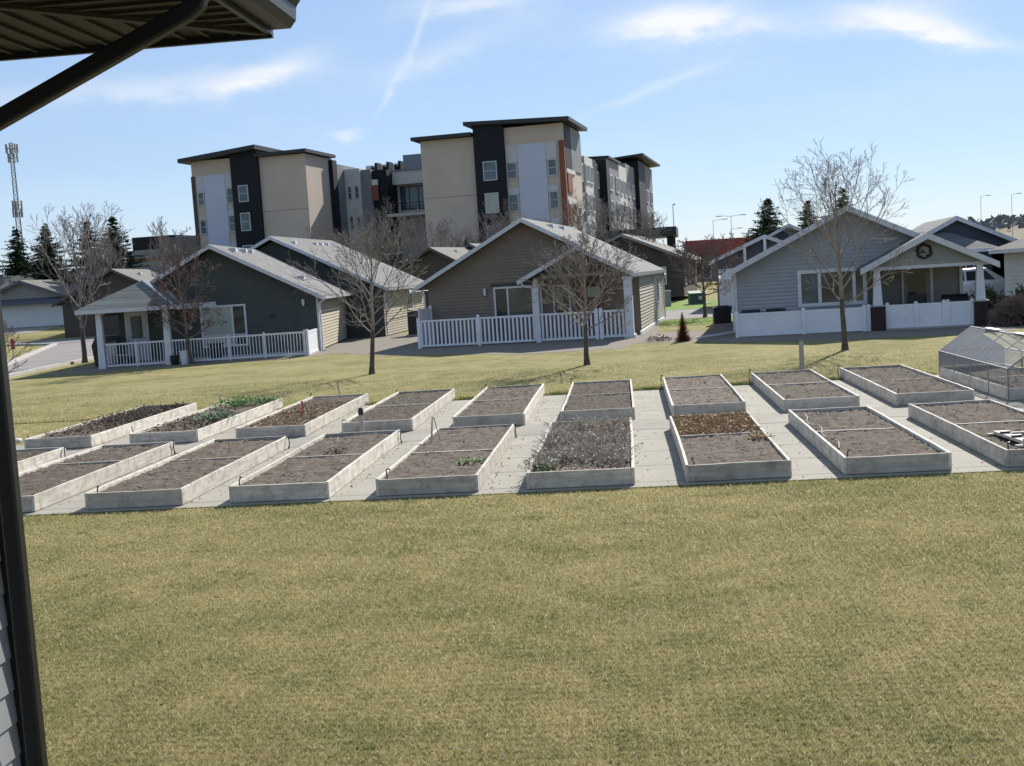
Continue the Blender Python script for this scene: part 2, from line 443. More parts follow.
g3 = grass('grass', 9000, 20.95, 25.35, 0, 0, 8, .02, .06, 1, (-18, -10.95)); g3['label'] = 'rough grass at the left end of the far row of beds'
g2['label'] = 'rougher grass at the far ends of the raised beds and lawn behind them'

# ------------------------------------------------------------------ raised beds
HB = .205
def board_mesh(L, h, th, along, seed):
    """a slightly bowed, uneven plank, centred on its own origin"""
    rng = random.Random(seed); b = MB(); n = max(4, int(L / .3))
    bow = rng.uniform(-.012, .012); tl = rng.uniform(-.008, .008)
    for i in range(n + 1):
        t = i / n; p = (t - .5) * L; o = bow * math.sin(PI * t); dz = tl * (t - .5) + rng.uniform(-.0025, .0025)
        for q, z in ((-th / 2, 0), (th / 2, 0), (th / 2, h), (-th / 2, h)):
            b.v.append((p, q + o, z + (dz if z else 0)) if along == 'x' else (q + o, p, z + (dz if z else 0)))
    for i in range(n):
        for j in range(4):
            a = i * 4 + j; c = i * 4 + (j + 1) % 4
            b.f.append((a, c, c + 4, a + 4))
    b.f.append((3, 2, 1, 0)); b.f.append(tuple(n * 4 + j for j in range(4)))
    return b

def soil_mesh(w, l, seed, rough=.014):
    nx, ny = 34, 110
    b = MB(); rng = random.Random(seed); s = Vector((seed * 7.3, seed * 3.1, 0))
    for j in range(ny + 1):
        for i in range(nx + 1):
            x = (i / nx - .5) * w; y = (j / ny - .5) * l
            p = Vector((x, y, 0))
            z = mnoise.noise(p * 1.3 + s) * .016 + mnoise.noise(p * 5 + s) * .012 + mnoise.noise(p * 17 + s) * rough * 1.5 + rng.uniform(-1, 1) * rough * .7
            b.v.append((x, y, z))
    W = nx + 1
    for j in range(ny):
        for i in range(nx):
            b.f.append((j * W + i, j * W + i + 1, (j + 1) * W + i + 1, (j + 1) * W + i))
    return b

def bed(label, group, x0, x1, y0, y1, seed, div=(.5,), lvl=.165):
    rng = random.Random(seed); lvl += rng.uniform(-.014, .008)
    cx, cy = (x0 + x1) / 2, (y0 + y1) / 2; W = x1 - x0; L = y1 - y0; th = .036
    t = thing('raised_garden_bed', label, 'garden bed', (cx, cy, .018), rng.uniform(-.004, .004), group)
    for s in (-1, 1):
        board_mesh(L - .004, HB, th, 'y', seed * 9 + s).build('side_board', M['board_y'], t, loc=(s * (W / 2 - th / 2), 0, 0), bevel=.004)
        board_mesh(W - 2 * th - .004, HB - .004, th, 'x', seed * 5 + s).build('end_board', M['board_x'], t, loc=(0, s * (L / 2 - th / 2), 0), bevel=.004)
    for k, d in enumerate(div):
        board_mesh(W - 2 * th - .006, .05, .04, 'x', seed * 3 + k).build('divider_board', M['board_x'], t, loc=(0, (d - .5) * L, lvl - .05 + rng.uniform(.010, .022)), rot=(0, 0, rng.uniform(-.01, .01)))
    soil_mesh(W - 2 * th - .002, L - 2 * th - .002, seed).build('soil', M['soil'], t, smooth=True, loc=(0, 0, lvl))
    return t

near = 'raised beds of the near row'; far = 'raised beds of the far row'
FY0, FY1, BY0, BY1 = 14.25, 19.05, 20.45, 25.75
NEAR = [
    (-10.66, -9.40, 'raised bed cut off by the house downspout, leftmost of the near row', (.55,)),
    (-8.78, -7.52, 'bare raised bed, second from the left in the near row, long pale sunlit side', (.62,)),
    (-6.86, -5.60, 'bare raised bed with one cross board, third from the left in the near row', (.58,)),
    (-5.00, -3.74, 'raised bed with a dark tuft by its cross board, fourth in near row', (.52,)),
    (-3.14, -1.88, 'raised bed with a small green patch, left of the silvery dead plants', (.46,)),
    (-1.30, 0.0, 'raised bed overgrown with silvery dead plants in the middle of the near row', ()),
    (.60, 1.84, 'raised bed with orange brown leaves over its far half', (.55,)),
    (2.45, 3.68, 'bare raised bed between the orange leaf bed and the bed holding planks', (.52,)),
    (4.29, 5.55, 'raised bed holding short pale planks, rightmost of the near row', (.52,)),
]
FAR = [
    (-10.86, -9.60, 'raised bed covered in dark dead stems, leftmost of the far row', ()),
    (-8.90, -7.64, 'raised bed with fresh green plants growing in it, second of the far row', (.6,)),
    (-6.96, -5.70, 'raised bed with reddish brown litter and a pink marker stick', (.5,)),
    (-5.05, -3.79, 'bare raised bed behind the black topped post, fourth of the far row', (.5,)),
    (-3.09, -1.83, 'bare raised bed with a sunlit slatted looking right side, fifth of the far row', (.5,)),
    (-1.22, .05, 'bare raised bed straight behind the bed of silvery dead plants', (.52,)),
    (.70, 1.94, 'bare raised bed straight behind the bed of orange leaves', (.52,)),
    (2.56, 3.82, 'bare raised bed with a bare wooden stake standing behind it', (.52,)),
    (4.41, 5.69, 'bare raised bed just left of the netted cage', (.5,)),
    (6.22, 7.48, 'raised bed enclosed by a netted cage at the right edge', (.5,)),
]
for i, (a, b_, lab, dv) in enumerate(NEAR): bed(lab, near, a, b_, FY0, FY1, 11 + i, dv)
for i, (a, b_, lab, dv) in enumerate(FAR): bed(lab, far, a, b_, BY0 if i < 9 else 20.42, BY1 if i < 9 else 24.75, 31 + i, dv)
ZS = .018 + .165

# hooked rods at the bed corners
rr = random.Random(4)
def hook(x, y, z0, h, rz, label, crook=.07):
    t = bpy.data.meshes
    crook *= rr.uniform(.3, .9); pts = [(0, 0, 0), (rr.gauss(.0, .012), rr.gauss(0, .012), h * .5), (0, .003, h * .85), (crook * .25, 0, h * .97), (crook * .7, 0, h), (crook, rr.gauss(0, .02), h * .90)]
    b = MB().tube(pts, .009, 6)
    b.tube([(0, 0, 0), (0, 0, h * .2)], .013, 6)
    o = b.build('hooked_rod', M['darkmetal'], loc=(x, y, z0), rot=(0, 0, rz))
    return setp(o, label, 'garden rod', 'thin hooked rods at the bed corners')
rr = random.Random(4)
ordn = ['first', 'second', 'third', 'fourth', 'fifth', 'sixth', 'seventh', 'eighth', 'ninth']
for i, (a, b_, lab, dv) in enumerate(NEAR):
    if i in (2, 3, 4, 5, 6, 7, 8): hook(a + .09, FY0 + .2, ZS - .03, rr.uniform(.11, .17), rr.uniform(-1, 1), 'hooked rod, near left corner of the %s near row bed from left' % ordn[i])
    if i in (0, 1, 2, 3, 4): hook(b_ + .03, FY1 - .12, .016, rr.uniform(.2, .27), rr.uniform(2, 4), 'hooked rod, far right corner of the %s near row bed from left' % ordn[i])
for i, (a, b_, lab, dv) in enumerate(FAR[:9]):
    if i not in (0, 1): hook(a - .03, BY1 - .05, .016, rr.uniform(.24, .33), rr.uniform(-1, 1), 'hooked rod, far left corner of the %s far row bed from left' % ordn[i])
    if i in (0, 1, 3, 5, 7, 8): hook(a + .08 if i > 4 else a - .03, BY0 + .2, ZS - .06, rr.uniform(.12, .2), rr.uniform(-1, 1), 'hooked rod, near left corner of the %s far row bed from left' % ordn[i])

# dark-topped water post beside the fourth bed of the far row
t = thing('water_post', 'short grey post with a black top standing in the cross path', 'post', (-4.62, 20.15, .016))
MB().tube([(0, 0, 0), (0, 0, .36)], .04, 10).build('post_shaft', M['woodpost'], t, smooth=False)
MB().tube([(0, 0, .36), (0, 0, .44), (0, 0, .48)], [.047, .047, .03], 10).build('post_cap', M['black'], t)
# wooden stakes
def stake(x, y, z, h, w, m, label, lean=(0, 0)):
    b = MB().frustum(0, 0, 0, h, w, w * .9); b.frustum(0, 0, h, h + w * .4, w * .9, w * .3)
    return setp(b.build('wooden_stake', m, loc=(x, y, z), rot=(lean[0], lean[1], .3)), label, 'stake')
stake(3.93, 27.8, 0, .66, .085, M['woodpost'], 'bare grey wooden stake standing in the grass behind the far row of beds')
stake(-6.92, 28.1, 0, .34, .035, M['woodpost'], 'slim pale crooked stick standing on the lawn behind the far row', (.05, -.12))
stake(-9.0, 25.6, .016, .36, .03, M['woodpost'], 'slim pale stick at the far end of the bed with fresh green plants', (.03, .02))
stake(-6.32, 22.6, ZS - .02, .26, .045, M['pink'], 'small faded pink marker stick in the litter covered bed')
# tripod of canes
b = MB()
for k in range(3):
    a = k * 2.1; b.tube([(math.cos(a) * .10, math.sin(a) * .10, 0), (math.cos(a) * .012, math.sin(a) * .012, .42)], .008, 5)
setp(b.build('cane_tripod', M['woodpost'], loc=(-2.95, 17.6, ZS - .03)), 'little leaning tripod of thin canes on the edge of a near row bed', 'plant support')

# leaf litter, dead stems, dry plants, green plants
def scatter_leaves(name, m, cx, cy, w, l, n, size, seed, zmax, label, cat, z=ZS):
    rng = random.Random(seed); b = MB()
    for i in range(n):
        x, y = cx + (rng.random() - .5) * w, cy + (rng.random() - .5) * l
        zz = z + .012 + rng.random() ** 2 * zmax; s = size * rng.uniform(.5, 1.3)
        rot = Matrix.Rotation(rng.uniform(0, 6.28), 3, 'Z') @ Matrix.Rotation(rng.gauss(0, .6), 3, 'X') @ Matrix.Rotation(rng.gauss(0, .5), 3, 'Y')
        q = [rot @ Vector(p) for p in ((-s, 0, 0), (0, -s * .45, .2 * s), (s, 0, 0), (0, s * .45, .2 * s))]
        b.poly([(x + p.x, y + p.y, max(zz + p.z, z - .02)) for p in q])
    return setp(b.build(name, m), label, cat, kind='stuff')
scatter_leaves('leaf_litter', M['leaf_brown'], 1.22, 17.95, 1.12, 2.0, 2600, .032, 1, .07, 'orange brown dead leaves heaped over the far half of one near row bed', 'leaves')
scatter_leaves('leaf_litter', M['leaf_brown'], -6.33, 22.5, 1.1, 4.0, 1700, .028, 2, .03, 'reddish brown leaf litter strewn over the bed with the pink marker', 'leaves')
scatter_leaves('leaf_litter', M['leaf_dark'], -10.23, 23.2, 1.1, 4.6, 1500, .03, 3, .06, 'dark dead leaves on the leftmost far row bed', 'leaves')
scatter_leaves('leaf_litter', M['leaf_dark'], -8.27, 22.0, 1.1, 2.6, 700, .03, 4, .04, 'brown dead leaves at the near end of the bed with fresh green plants', 'leaves')
scatter_leaves('leaf_litter', M['leaf_brown'], -.32, 18.0, .55, 1.3, 420, .03, 6, .05, 'reddish brown leaf patch in the far right part of the silvery bed', 'leaves')
scatter_leaves('leaf_litter', M['leaf_dark'], -.65, 16.7, 1.15, 4.5, 1400, .028, 5, .04, 'brown dead leaves under the silvery dead plants', 'leaves')

def stalks(name, m, cx, cy, w, l, n, h, seed, label, cat, leafy=.5, lean=.5, rad=.004, kind='stuff', hook_tip=True):
    rng = random.Random(seed); b = MB()
    for i in range(n):
        for _ in range(6):
            x, y = cx + (rng.random() - .5) * w, cy + (rng.random() - .5) * l
            if mnoise.noise(Vector((x * 2.1, y * 1.7, seed))) + .25 > rng.uniform(-.25, .5): break
        H = h * rng.uniform(.4, 1.0); a = rng.uniform(0, 6.28); ln = H * lean * rng.random()
        p = [Vector((x, y, ZS - .03)), Vector((x + math.cos(a) * ln * .4, y + math.sin(a) * ln * .4, ZS + H * .55)), Vector((x + math.cos(a) * ln, y + math.sin(a) * ln, ZS + H))]
        b.tube(p, [rad, rad * .8, rad * .5], 3, cap=False)
        for k in range(int(8 * leafy + rng.random() * 6 * leafy)):
            t = rng.uniform(.3, 1); q = p[0].lerp(p[2], t); s = rng.uniform(.012, .03)
            d = Vector((rng.gauss(0, 1), rng.gauss(0, 1), rng.gauss(0, .6))).normalized(); e = d.cross(Vector((rng.gauss(0, 1), rng.gauss(0, 1), 1))).normalized()
            b.poly([q, q + d * s + e * s * .4, q + d * s * 2, q + d * s - e * s * .4])
    return setp(b.build(name, m), label, cat, kind=kind)
stalks('dry_plants', M['stalk'], -.66, 16.85, 1.2, 4.1, 1350, .16, 7, 'tangle of silvery dead plants filling the middle bed of the near row', 'dry plants', .32, 1.7, .0045)
stalks('dry_plants', M['stalk'], -1.15, 15.0, .35, 1.1, 110, .13, 8, 'sparse silvery dead stems spilling over the near left corner of the middle bed', 'dry plants', .7, 1.4)
stalks('dead_stems', M['leaf_dark'], -10.2, 24.0, 1.05, 3.2, 420, .13, 9, 'dark dead stems standing over the leftmost far row bed', 'dead stems', .5, .9)

def leafy_plant(name, m, x, y, r, h, n, seed, label, z=ZS, ls=.035):
    rng = random.Random(seed); b = MB()
    for i in range(max(3, n // 8)):
        a = rng.uniform(0, 6.28); d = r * rng.random() * .8
        b.tube([(0, 0, -.04), (math.cos(a) * d, math.sin(a) * d, h * rng.uniform(.5, .9))], [.006, .003], 3, cap=False)
    for i in range(n):
        a = rng.uniform(0, 6.28); d = r * math.sqrt(rng.random()); zz = h * (1 - (d / r) ** 2 * .7) * rng.uniform(.15, 1)
        q = Vector((math.cos(a) * d, math.sin(a) * d, zz)); s = ls * rng.uniform(.5, 1.2)
        u = Vector((math.cos(a) + rng.gauss(0, .5), math.sin(a) + rng.gauss(0, .5), rng.gauss(.3, .4))).normalized(); v = u.cross(Vector((rng.gauss(0, .3), rng.gauss(0, .3), 1))).normalized()
        b.poly([q, q + u * s + v * s * .45, q + u * s * 2, q + u * s - v * s * .45])
    o = b.build(name, m, loc=(x, y, z))
    return setp(o, label, 'plant')
leafy_plant('green_plant', M['leaf_green'], -8.35, 24.8, .5, .22, 420, 1, 'bright green low plant at the far end of the second far row bed')
leafy_plant('green_plant', M['leaf_green'], -7.95, 25.3, .42, .16, 260, 2, 'small green plant beside the last board of the second far row bed')
leafy_plant('green_plant', M['leaf_bluegreen'], -8.0, 22.3, .42, .2, 380, 3, 'pale blue green clump in the middle of the second far row bed')
leafy_plant('green_plant', M['leaf_green'], -2.1, 15.4, .2, .07, 160, 4, 'small flat green patch in soil left of the silvery dead plants', ls=.025)
leafy_plant('green_plant', M['leaf_green'], -1.1, 14.6, .17, .12, 120, 5, 'small green tuft in the near left corner of the silvery bed', ls=.022)
leafy_plant('dead_tuft', M['leaf_dark'], -4.3, 17.0, .16, .07, 110, 6, 'dark dead tuft beside the cross board of a near row bed', ls=.03)
leafy_plant('dead_tuft', M['leaf_brown'], 1.70, 16.35, .17, .1, 120, 7, 'straw coloured dead tuft leaning over the right board of the orange leaf bed', ls=.032)
# short planks in the rightmost near bed
for k, (x0, y0, x1, y1, lab) in enumerate([(4.46, 15.55, 5.4, 15.62, 'pale plank laid across the near end of the rightmost bed, the farther of two'), (4.5, 14.55, 5.45, 14.62, 'pale plank laid across the near end of the rightmost bed, the nearer of two')]):
    setp(MB().bar((x0, y0, ZS + .03), (x1, y1, ZS + .03), .07, .025).build('loose_plank', M['board_x']), lab, 'plank')
t = thing('plank_frame', 'narrow pale plank with dark clamps lying lengthwise in the rightmost bed', 'plank', (4.62, 15.1, ZS + .04), .08)
MB().box(-.05, .05, -.55, .45, 0, .035).build('plank', M['board_y'], t)
for k, y in enumerate((-.5, -.15, .2)): MB().box(-.055, .055, y - .03, y + .02, .037, .065).build('clamp', M['darkmetal'], t)
# soaker hose on the bed right of the orange leaves
pts = [(2.575 + .045 * math.sin(k * .9), 18.6 - k * .19, ZS + .022 + .012 * math.sin(k * 1.7)) for k in range(20)]
setp(MB().tube(pts, .007, 6).build('garden_hose', M['darkmetal'], smooth=True), 'thin dark hose lying along the left edge of a bare near row bed', 'hose')
# pale stones by the left end
for k, (x, y, s) in enumerate([(-11.95, 21.5, .11), (-11.7, 21.75, .09), (-12.1, 21.9, .1)]):
    b = MB(); rng = random.Random(k)
    bm = __import__('bmesh').new(); __import__('bmesh').ops.create_icosphere(bm, subdivisions=2, radius=s)
    for v in bm.verts: v.co *= 1 + .25 * mnoise.noise(v.co * 9 + Vector((k * 5, 0, 0))); v.co.z *= .7
    me = bpy.data.meshes.new('stone'); bm.to_mesh(me); bm.free(); me.materials.append(M['cream'])
    o = bpy.data.objects.new('stone', me); C.objects.link(o); o.location = (x, y, s * .45)
    setp(o, ['pale stone beside the path at far left, nearest of three', 'smallest pale stone beside the path at far left', 'pale stone beside the path at far left, farthest of three'][k], 'stone')

# netted cage over the rightmost far bed
def net_mat():
    m, g, b, out = new_mat('wire_netting')
    vec = g.n('ShaderNodeTexCoord').outputs['Object']
    sx = g.n('ShaderNodeSeparateXYZ', {0: vec})
    def lines(o, per, w): return g.math('LESS_THAN', g.math('FRACT', g.math('DIVIDE', o, per)), w)
    a = g.math('MAXIMUM', lines(sx.outputs[1], .03, .21), lines(g.math('ADD', sx.outputs[2], g.math('MULTIPLY', sx.outputs[0], .71)), .03, .21))
    b.inputs['Base Color'].default_value = (.30, .305, .31, 1); b.inputs['Roughness'].default_value = .5
    tr = g.n('ShaderNodeBsdfTransparent')
    mx = g.n('ShaderNodeMixShader', {0: a, 1: tr.outputs[0], 2: b.outputs[0]})
    link(g, mx.outputs[0], out.inputs[0])
    return m
M['net'] = net_mat()
cg = thing('netted_cage', 'grey wire netting cage with an A shaped roof over the rightmost far bed', 'garden cage', (6.85, 22.6, .018))
fr = MB(); hw = .63; L2 = 2.18; zw = .52; zr = .97
ys = [-L2, -L2 * .5, 0, L2 * .5, L2]
for y in ys:
    for s in (-1, 1):
        fr.bar((s * hw, y, .0), (s * hw, y, zw), .022, .022)
        fr.bar((s * hw, y, zw), (0, y, zr), .02, .02)
for s in (-1, 1):
    fr.bar((s * hw, -L2, zw), (s * hw, L2, zw), .022, .022)
fr.bar((0, -L2, zr), (0, L2, zr), .03, .03)
for y in (-L2, L2): fr.bar((-hw, y, zw), (hw, y, zw), .028, .028)
fr.build('cage_frame', M['greymetal'], cg)
nt = MB()
for s in (-1, 1):
    nt.poly([(s * (hw + .017), -L2, HB), (s * (hw + .017), L2, HB), (s * (hw + .017), L2, zw), (s * (hw + .017), -L2, zw)])
    nt.poly([(s * hw, -L2, zw + .018), (s * hw, L2, zw + .018), (0, L2, zr + .018), (0, -L2, zr + .018)])
for y in (-L2 - .016, L2 + .016): nt.poly([(-hw, y, HB), (hw, y, HB), (hw, y, zw), (0, y, zr), (-hw, y, zw)])
nt.build('netting', M['net'], cg)
for y0 in (-1.35, .35): MB().bar((.0, y0, zr + .03), (.0, y0 + .75, zr + .03), .09, .02).build('ridge_strip', M['vinyl'], cg)

# crumbs of soil and leaf bits strayed onto the path and the lawn
def crumbs(name, m, n, y0, y1, x0, x1, s0, s1, seed, z, label, cat):
    rng = random.Random(seed); b = MB()
    for i in range(n):
        if rng.random() < .75:
            q = rng.choice(NEAR + FAR[:9]); x = (q[0] if rng.random() < .5 else q[1]) + rng.gauss(0, .13)
            if q[0] - .02 < x < q[1] + .02: x = q[1] + abs(rng.gauss(0, .12)) + .03
            y = rng.uniform(FY0, FY1) if q in NEAR else rng.uniform(BY0, BY1 - .5)
        else: x = rng.uniform(x0, x1); y = rng.uniform(y0, y1)
        s = rng.uniform(s0, s1); a = rng.uniform(0, 6.28)
        pts = [(x + math.cos(a + k * 1.571) * s * rng.uniform(.5, 1), y + math.sin(a + k * 1.571) * s * rng.uniform(.5, 1), z + (rng.random() * .006)) for k in range(4)]
        b.poly(pts); b.poly([pts[0], pts[1], (x, y, z + s * .6)]); b.poly([pts[2], pts[3], (x, y, z + s * .6)])
    return setp(b.build(name, m), label, cat, kind='stuff')
crumbs('soil_crumbs', M['soil'], 1500, 14.1, 25.2, -11, 7, .006, .022, 5, .014, 'crumbs of soil spilt on the concrete along the raised beds', 'soil')
def lawn_bits():
    rng = random.Random(9); b = MB()
    for i in range(130):
        y = 6 + 8 * rng.random(); x = y * rng.uniform(-.5, .38); s = rng.uniform(.012, .03); z = .025 + rng.random() * .012; a = rng.uniform(0, 6.28)
        c, d = math.cos(a) * s, math.sin(a) * s
        b.poly([(x - c, y - d, z), (x + d * .4, y - c * .4, z + s * .3), (x + c, y + d, z + s * .2), (x - d * .4, y + c * .4, z)])
    setp(b.build('fallen_leaves', M['leaf_dark']), 'few dry brown leaf bits lying on the near lawn', 'leaves', kind='stuff')
lawn_bits()
def weeds(name, pts, n, seed, label):
    rng = random.Random(seed); b = MB()
    for i in range(n):
        k = rng.randrange(len(pts)); x, y, rx, ry = pts[k]; x += rng.gauss(0, rx); y += rng.gauss(0, ry); h = rng.uniform(.03, .10); a = rng.uniform(0, 6.28); w = .007
        b.poly([(x - math.cos(a) * w, y - math.sin(a) * w, .01), (x + math.cos(a) * w, y + math.sin(a) * w, .01), (x + rng.gauss(0, .03), y + rng.gauss(0, .03), h)])
    setp(b.build(name, M['leaf_green']), label, 'weeds', kind='stuff')
weeds('weeds', [((FAR[i][1] + FAR[i + 1][0]) / 2, 25.36, .17, .05) for i in range(2, 9)], 2600, 4, 'fresh green grass along the far edge of the concrete between the beds')

def bed_debris():
    """straw bits, twigs and old roots lying on the bare beds"""
    rng = random.Random(21)
    for name, m, n, lab in (('straw_bits', M['stalk'], 900, 'straw bits and pale twigs lying on the bare soil of the beds'), ('old_roots', M['leaf_dark'], 1100, 'dark old roots and stem stubs in the bare soil of the beds')):
        b = MB()
        for i in range(n):
            far_ = rng.random() < .5; q = rng.choice(FAR[3:] if far_ else NEAR[:5] + NEAR[6:])
            x = rng.uniform(q[0] + .08, q[1] - .08); y = rng.uniform((BY0 if far_ else FY0) + .1, (BY1 if far_ else FY1) - .1)
            if far_ and q[0] > 6: y = min(y, 24.5)
            if mnoise.noise(Vector((x * 1.3, y * 1.3, 4))) < -.1 and rng.random() < .8: continue
            a = rng.uniform(0, 6.28); L = rng.uniform(.03, .13); z = ZS + rng.uniform(.0, .02)
            p = Vector((x, y, z)); d = Vector((math.cos(a), math.sin(a), rng.gauss(.1, .3))) * L
            b.tube([p, p + d * .5 + Vector((rng.gauss(0, .01), rng.gauss(0, .01), .008)), p + d], [.005, .004, .002], 3, cap=False)
        setp(b.build(name, m), lab, 'debris', kind='stuff')
bed_debris()
# ------------------------------------------------------------------ building kit
def clip(poly, z, keep_above):
    out = []
    for i in range(len(poly)):
        p, q = poly[i], poly[(i + 1) % len(poly)]
        a = (p[1] >= z) if keep_above else (p[1] <= z); c = (q[1] >= z) if keep_above else (q[1] <= z)
        if a: out.append(p)
        if a != c:
            t = (z - p[1]) / (q[1] - p[1]); out.append((p[0] + (q[0] - p[0]) * t, z))
    return out
def lap_siding(mb, poly, T, lap=.13, out=.028, base=.006):
    """horizontal clapboards cut to an outline: each course leans out at its foot"""
    z0 = min(p[1] for p in poly); z1 = max(p[1] for p in poly); z = z0
    while z < z1 - 1e-4:
        za, zb = z, min(z + lap, z1)
        q = clip(clip(poly, za, True), zb, False)
        if len(q) >= 3:
            off = lambda zz: base + out * (1 - (zz - za) / lap)
            mb.poly([T(a, zz, off(zz)) for a, zz in q])
            lo = sorted(a for a, zz in q if abs(zz - za) < 1e-5)
            if len(lo) >= 2: mb.poly([T(lo[0], za, base - .002), T(lo[-1], za, base - .002), T(lo[-1], za, base + out), T(lo[0], za, base + out)])
        z += lap
def front_T(y): return lambda a, z, o: (a, y - o, z)
def right_T(x): return lambda a, z, o: (x + o, a, z)
def left_T(x): return lambda a, z, o: (x - o, a, z)

def clad(parent, name, m, poly, T, lap=.13, out=.028, **k):
    b = MB(); lap_siding(b, poly, T, lap, out); return b.build(name, m, parent, **k)

def roof_slab(mb, xa, za, xb, zb, y0, y1, th=.09):
    mb.prism([(xa, y0, za), (xb, y0, zb), (xb, y0, zb + th), (xa, y0, za + th)], (0, y1 - y0, 0))

def rake(parent, xa, za, xb, zb, y, w=.17, th=.035, m=None, top=.085):
    """barge board along a gable edge, its top a little under the shingles"""
    b = MB(); b.prism([(xa, y, za + top - w), (xb, y, zb + top - w), (xb, y, zb + top), (xa, y, za + top)], (0, th, 0))
    return b.build('barge_board', m or M['whiteboard'], parent)

def gutter(parent, x, z, y0, y1, side, m=None):
    b = MB(); w = .11 * side
    b.prism([(x, y0, z - .06), (x + w * .7, y0, z - .06), (x + w, y0, z + .05), (x + w * .9, y0, z + .05), (x + w * .62, y0, z - .045), (x + .01 * side, y0, z - .045)] if True else [], (0, y1 - y0, 0))
    return b.build('gutter', m or M['white'], parent)

def downspout(parent, pts, m=None, w=.07):
    b = MB()
    for p, q in zip(pts, pts[1:]): b.bar(p, q, w, w * .8)
    return b.build('downspout', m or M['white'], parent)

def window(parent, x0, x1, z0, z1, T, splits=(), fw=.07, fm=None, gm=None, rails=(), deep=.05, name='window', panes=None):
    """frame with mullions and panes, on a wall given by T(a, z, out)"""
    b = MB()
    def bx(a0, a1, c0, c1, o0, o1):
        p = [T(a0, c0, o0), T(a1, c0, o0), T(a1, c1, o0), T(a0, c1, o0)]
        v = Vector(T(a0, c0, o1)) - Vector(T(a0, c0, o0)); b.prism(p, v)
    bx(x0, x1, z1 - fw, z1, .0, deep); bx(x0, x1, z0, z0 + fw, .0, deep)
    xs = [x0] + [x0 + (x1 - x0) * s for s in splits] + [x1]
    bx(x0, x0 + fw, z0 + fw, z1 - fw, .0, deep); bx(x1 - fw, x1, z0 + fw, z1 - fw, .0, deep)
    for s in xs[1:-1]: bx(s - fw * .45, s + fw * .45, z0 + fw, z1 - fw, .0, deep * .96)
    for r in rails: bx(x0 + fw, x1 - fw, z0 + (z1 - z0) * r - fw * .3, z0 + (z1 - z0) * r + fw * .3, .0, deep * .9)
    f = b.build(name, fm or M['white'], parent)
    for i in range(len(xs) - 1):
        p = MB(); p.poly([T(xs[i] + .02, z0 + .02, deep * .55), T(xs[i + 1] - .02, z0 + .02, deep * .55), T(xs[i + 1] - .02, z1 - .02, deep * .55), T(xs[i] + .02, z1 - .02, deep * .55)])
        p.build('pane', (panes[i] if panes else gm) or M['glass'], f)
    return f

def body(parent, m, poly, y0, y1):
    b = MB(); b.prism([(a, y0, z) for a, z in poly], (0, y1 - y0, 0))
    return b.build('wall', m, parent)

def vents(roof, m, pts):
    for x, y, z in pts:
        MB().frustum(0, 0, -.05, .09, .34, .28, .26, .2).build('roof_vent', m, roof, loc=(x, y, z))
def lamp(parent, x, z, y):
    b = MB().box(x - .05, x + .05, y - .05, y, z - .06, z + .06); b.frustum(x, y - .09, z - .13, z + .09, .07, .11)
    b.frustum(x, y - .09, z + .092, z + .15, .14, .05)
    return b.build('wall_lamp', M['white'], parent)

def railing(name, label, loc, rz, runs, posts, z0, z1, bal_w, bal_step, m, post_w=.09, caps=True, cat='railing', group=None, posth=.06, railw=.05):
    t = thing(name, label, cat, loc, rz, group)
    for (xa, ya, xb, yb) in runs:
        b = MB(); d = Vector((xb - xa, yb - ya, 0)); L = d.length; d.normalize()
        for z in (z0 + .04, z1 - .03): b.bar((xa, ya, z), (xb, yb, z), railw, .07)
        n = int(L / bal_step)
        for k in range(n):
            p = Vector((xa, ya, 0)) + d * ((k + .5) * L / n)
            q = d * (bal_w / 2); e = Vector((-d.y, d.x, 0)) * .011
            b.prism([p - q - e + Vector((0, 0, z0 + .076)), p + q - e + Vector((0, 0, z0 + .076)), p + q + e + Vector((0, 0, z0 + .076)), p - q + e + Vector((0, 0, z0 + .076))], (0, 0, z1 - z0 - .142))
        b.build('picket_panel', m, t)
    for (x, y) in posts:
        b = MB().frustum(x, y, 0, z1 + posth, post_w, post_w)
        if caps: b.frustum(x, y, z1 + posth, z1 + posth + .05, post_w * 1.2, post_w * .3)
        b.build('post', m, t)
    return t

def panel_fence(name, label, loc, rz, runs, posts, z0, z1, m, post_w=.12, cat='fence', group=None):
    t = thing(name, label, cat, loc, rz, group)
    for (xa, ya, xb, yb) in runs:
        b = MB(); b.bar((xa, ya, (z0 + z1) / 2), (xb, yb, (z0 + z1) / 2), .035, z1 - z0 - .002)
        for z in (z0 + .04, z1 - .035): b.bar((xa, ya, z), (xb, yb, z), .055, .09)
        b.build('panel', m, t)
    for (x, y) in posts:
        b = MB().frustum(x, y, 0, z1 + .05, post_w, post_w); b.frustum(x, y, z1 + .05, z1 + .09, post_w * 1.15, post_w * .4)
        b.build('post', m, t)
    return t

# ------------------------------------------------------------------ house 1: dark gable on the left
A1 = R_(6.3); O1 = (-16.2, 44.7, 0)
h = thing('house', 'low dark green grey gabled house with a white porch and railing, left of the lawn', 'house', O1, A1)
poly = [(-4.05, 0), (4.02, 0), (4.02, 2.3), (0, 4.42), (-4.05, 2.28)]
body(h, M['h1_dark'], poly, 3.02, 12.2)
clad(h, 'front_siding', M['h1_dark'], poly, front_T(3.0))
clad(h, 'side_siding', M['tan'], [(3.02, .08), (12.2, .08), (12.2, 2.3), (3.02, 2.3)], right_T(4.02))
bxo('corner_board', M['whiteboard'], h, 4.02, 4.10, 2.94, 3.04, .02, 2.25)
rf = MB()
roof_slab(rf, -4.75, 1.97, 0, 4.50, 2.4, 12.8); roof_slab(rf, 0, 4.50, 4.42, 2.16, 2.4, 12.8)
r = rf.build('roof', M['shingle'], h)
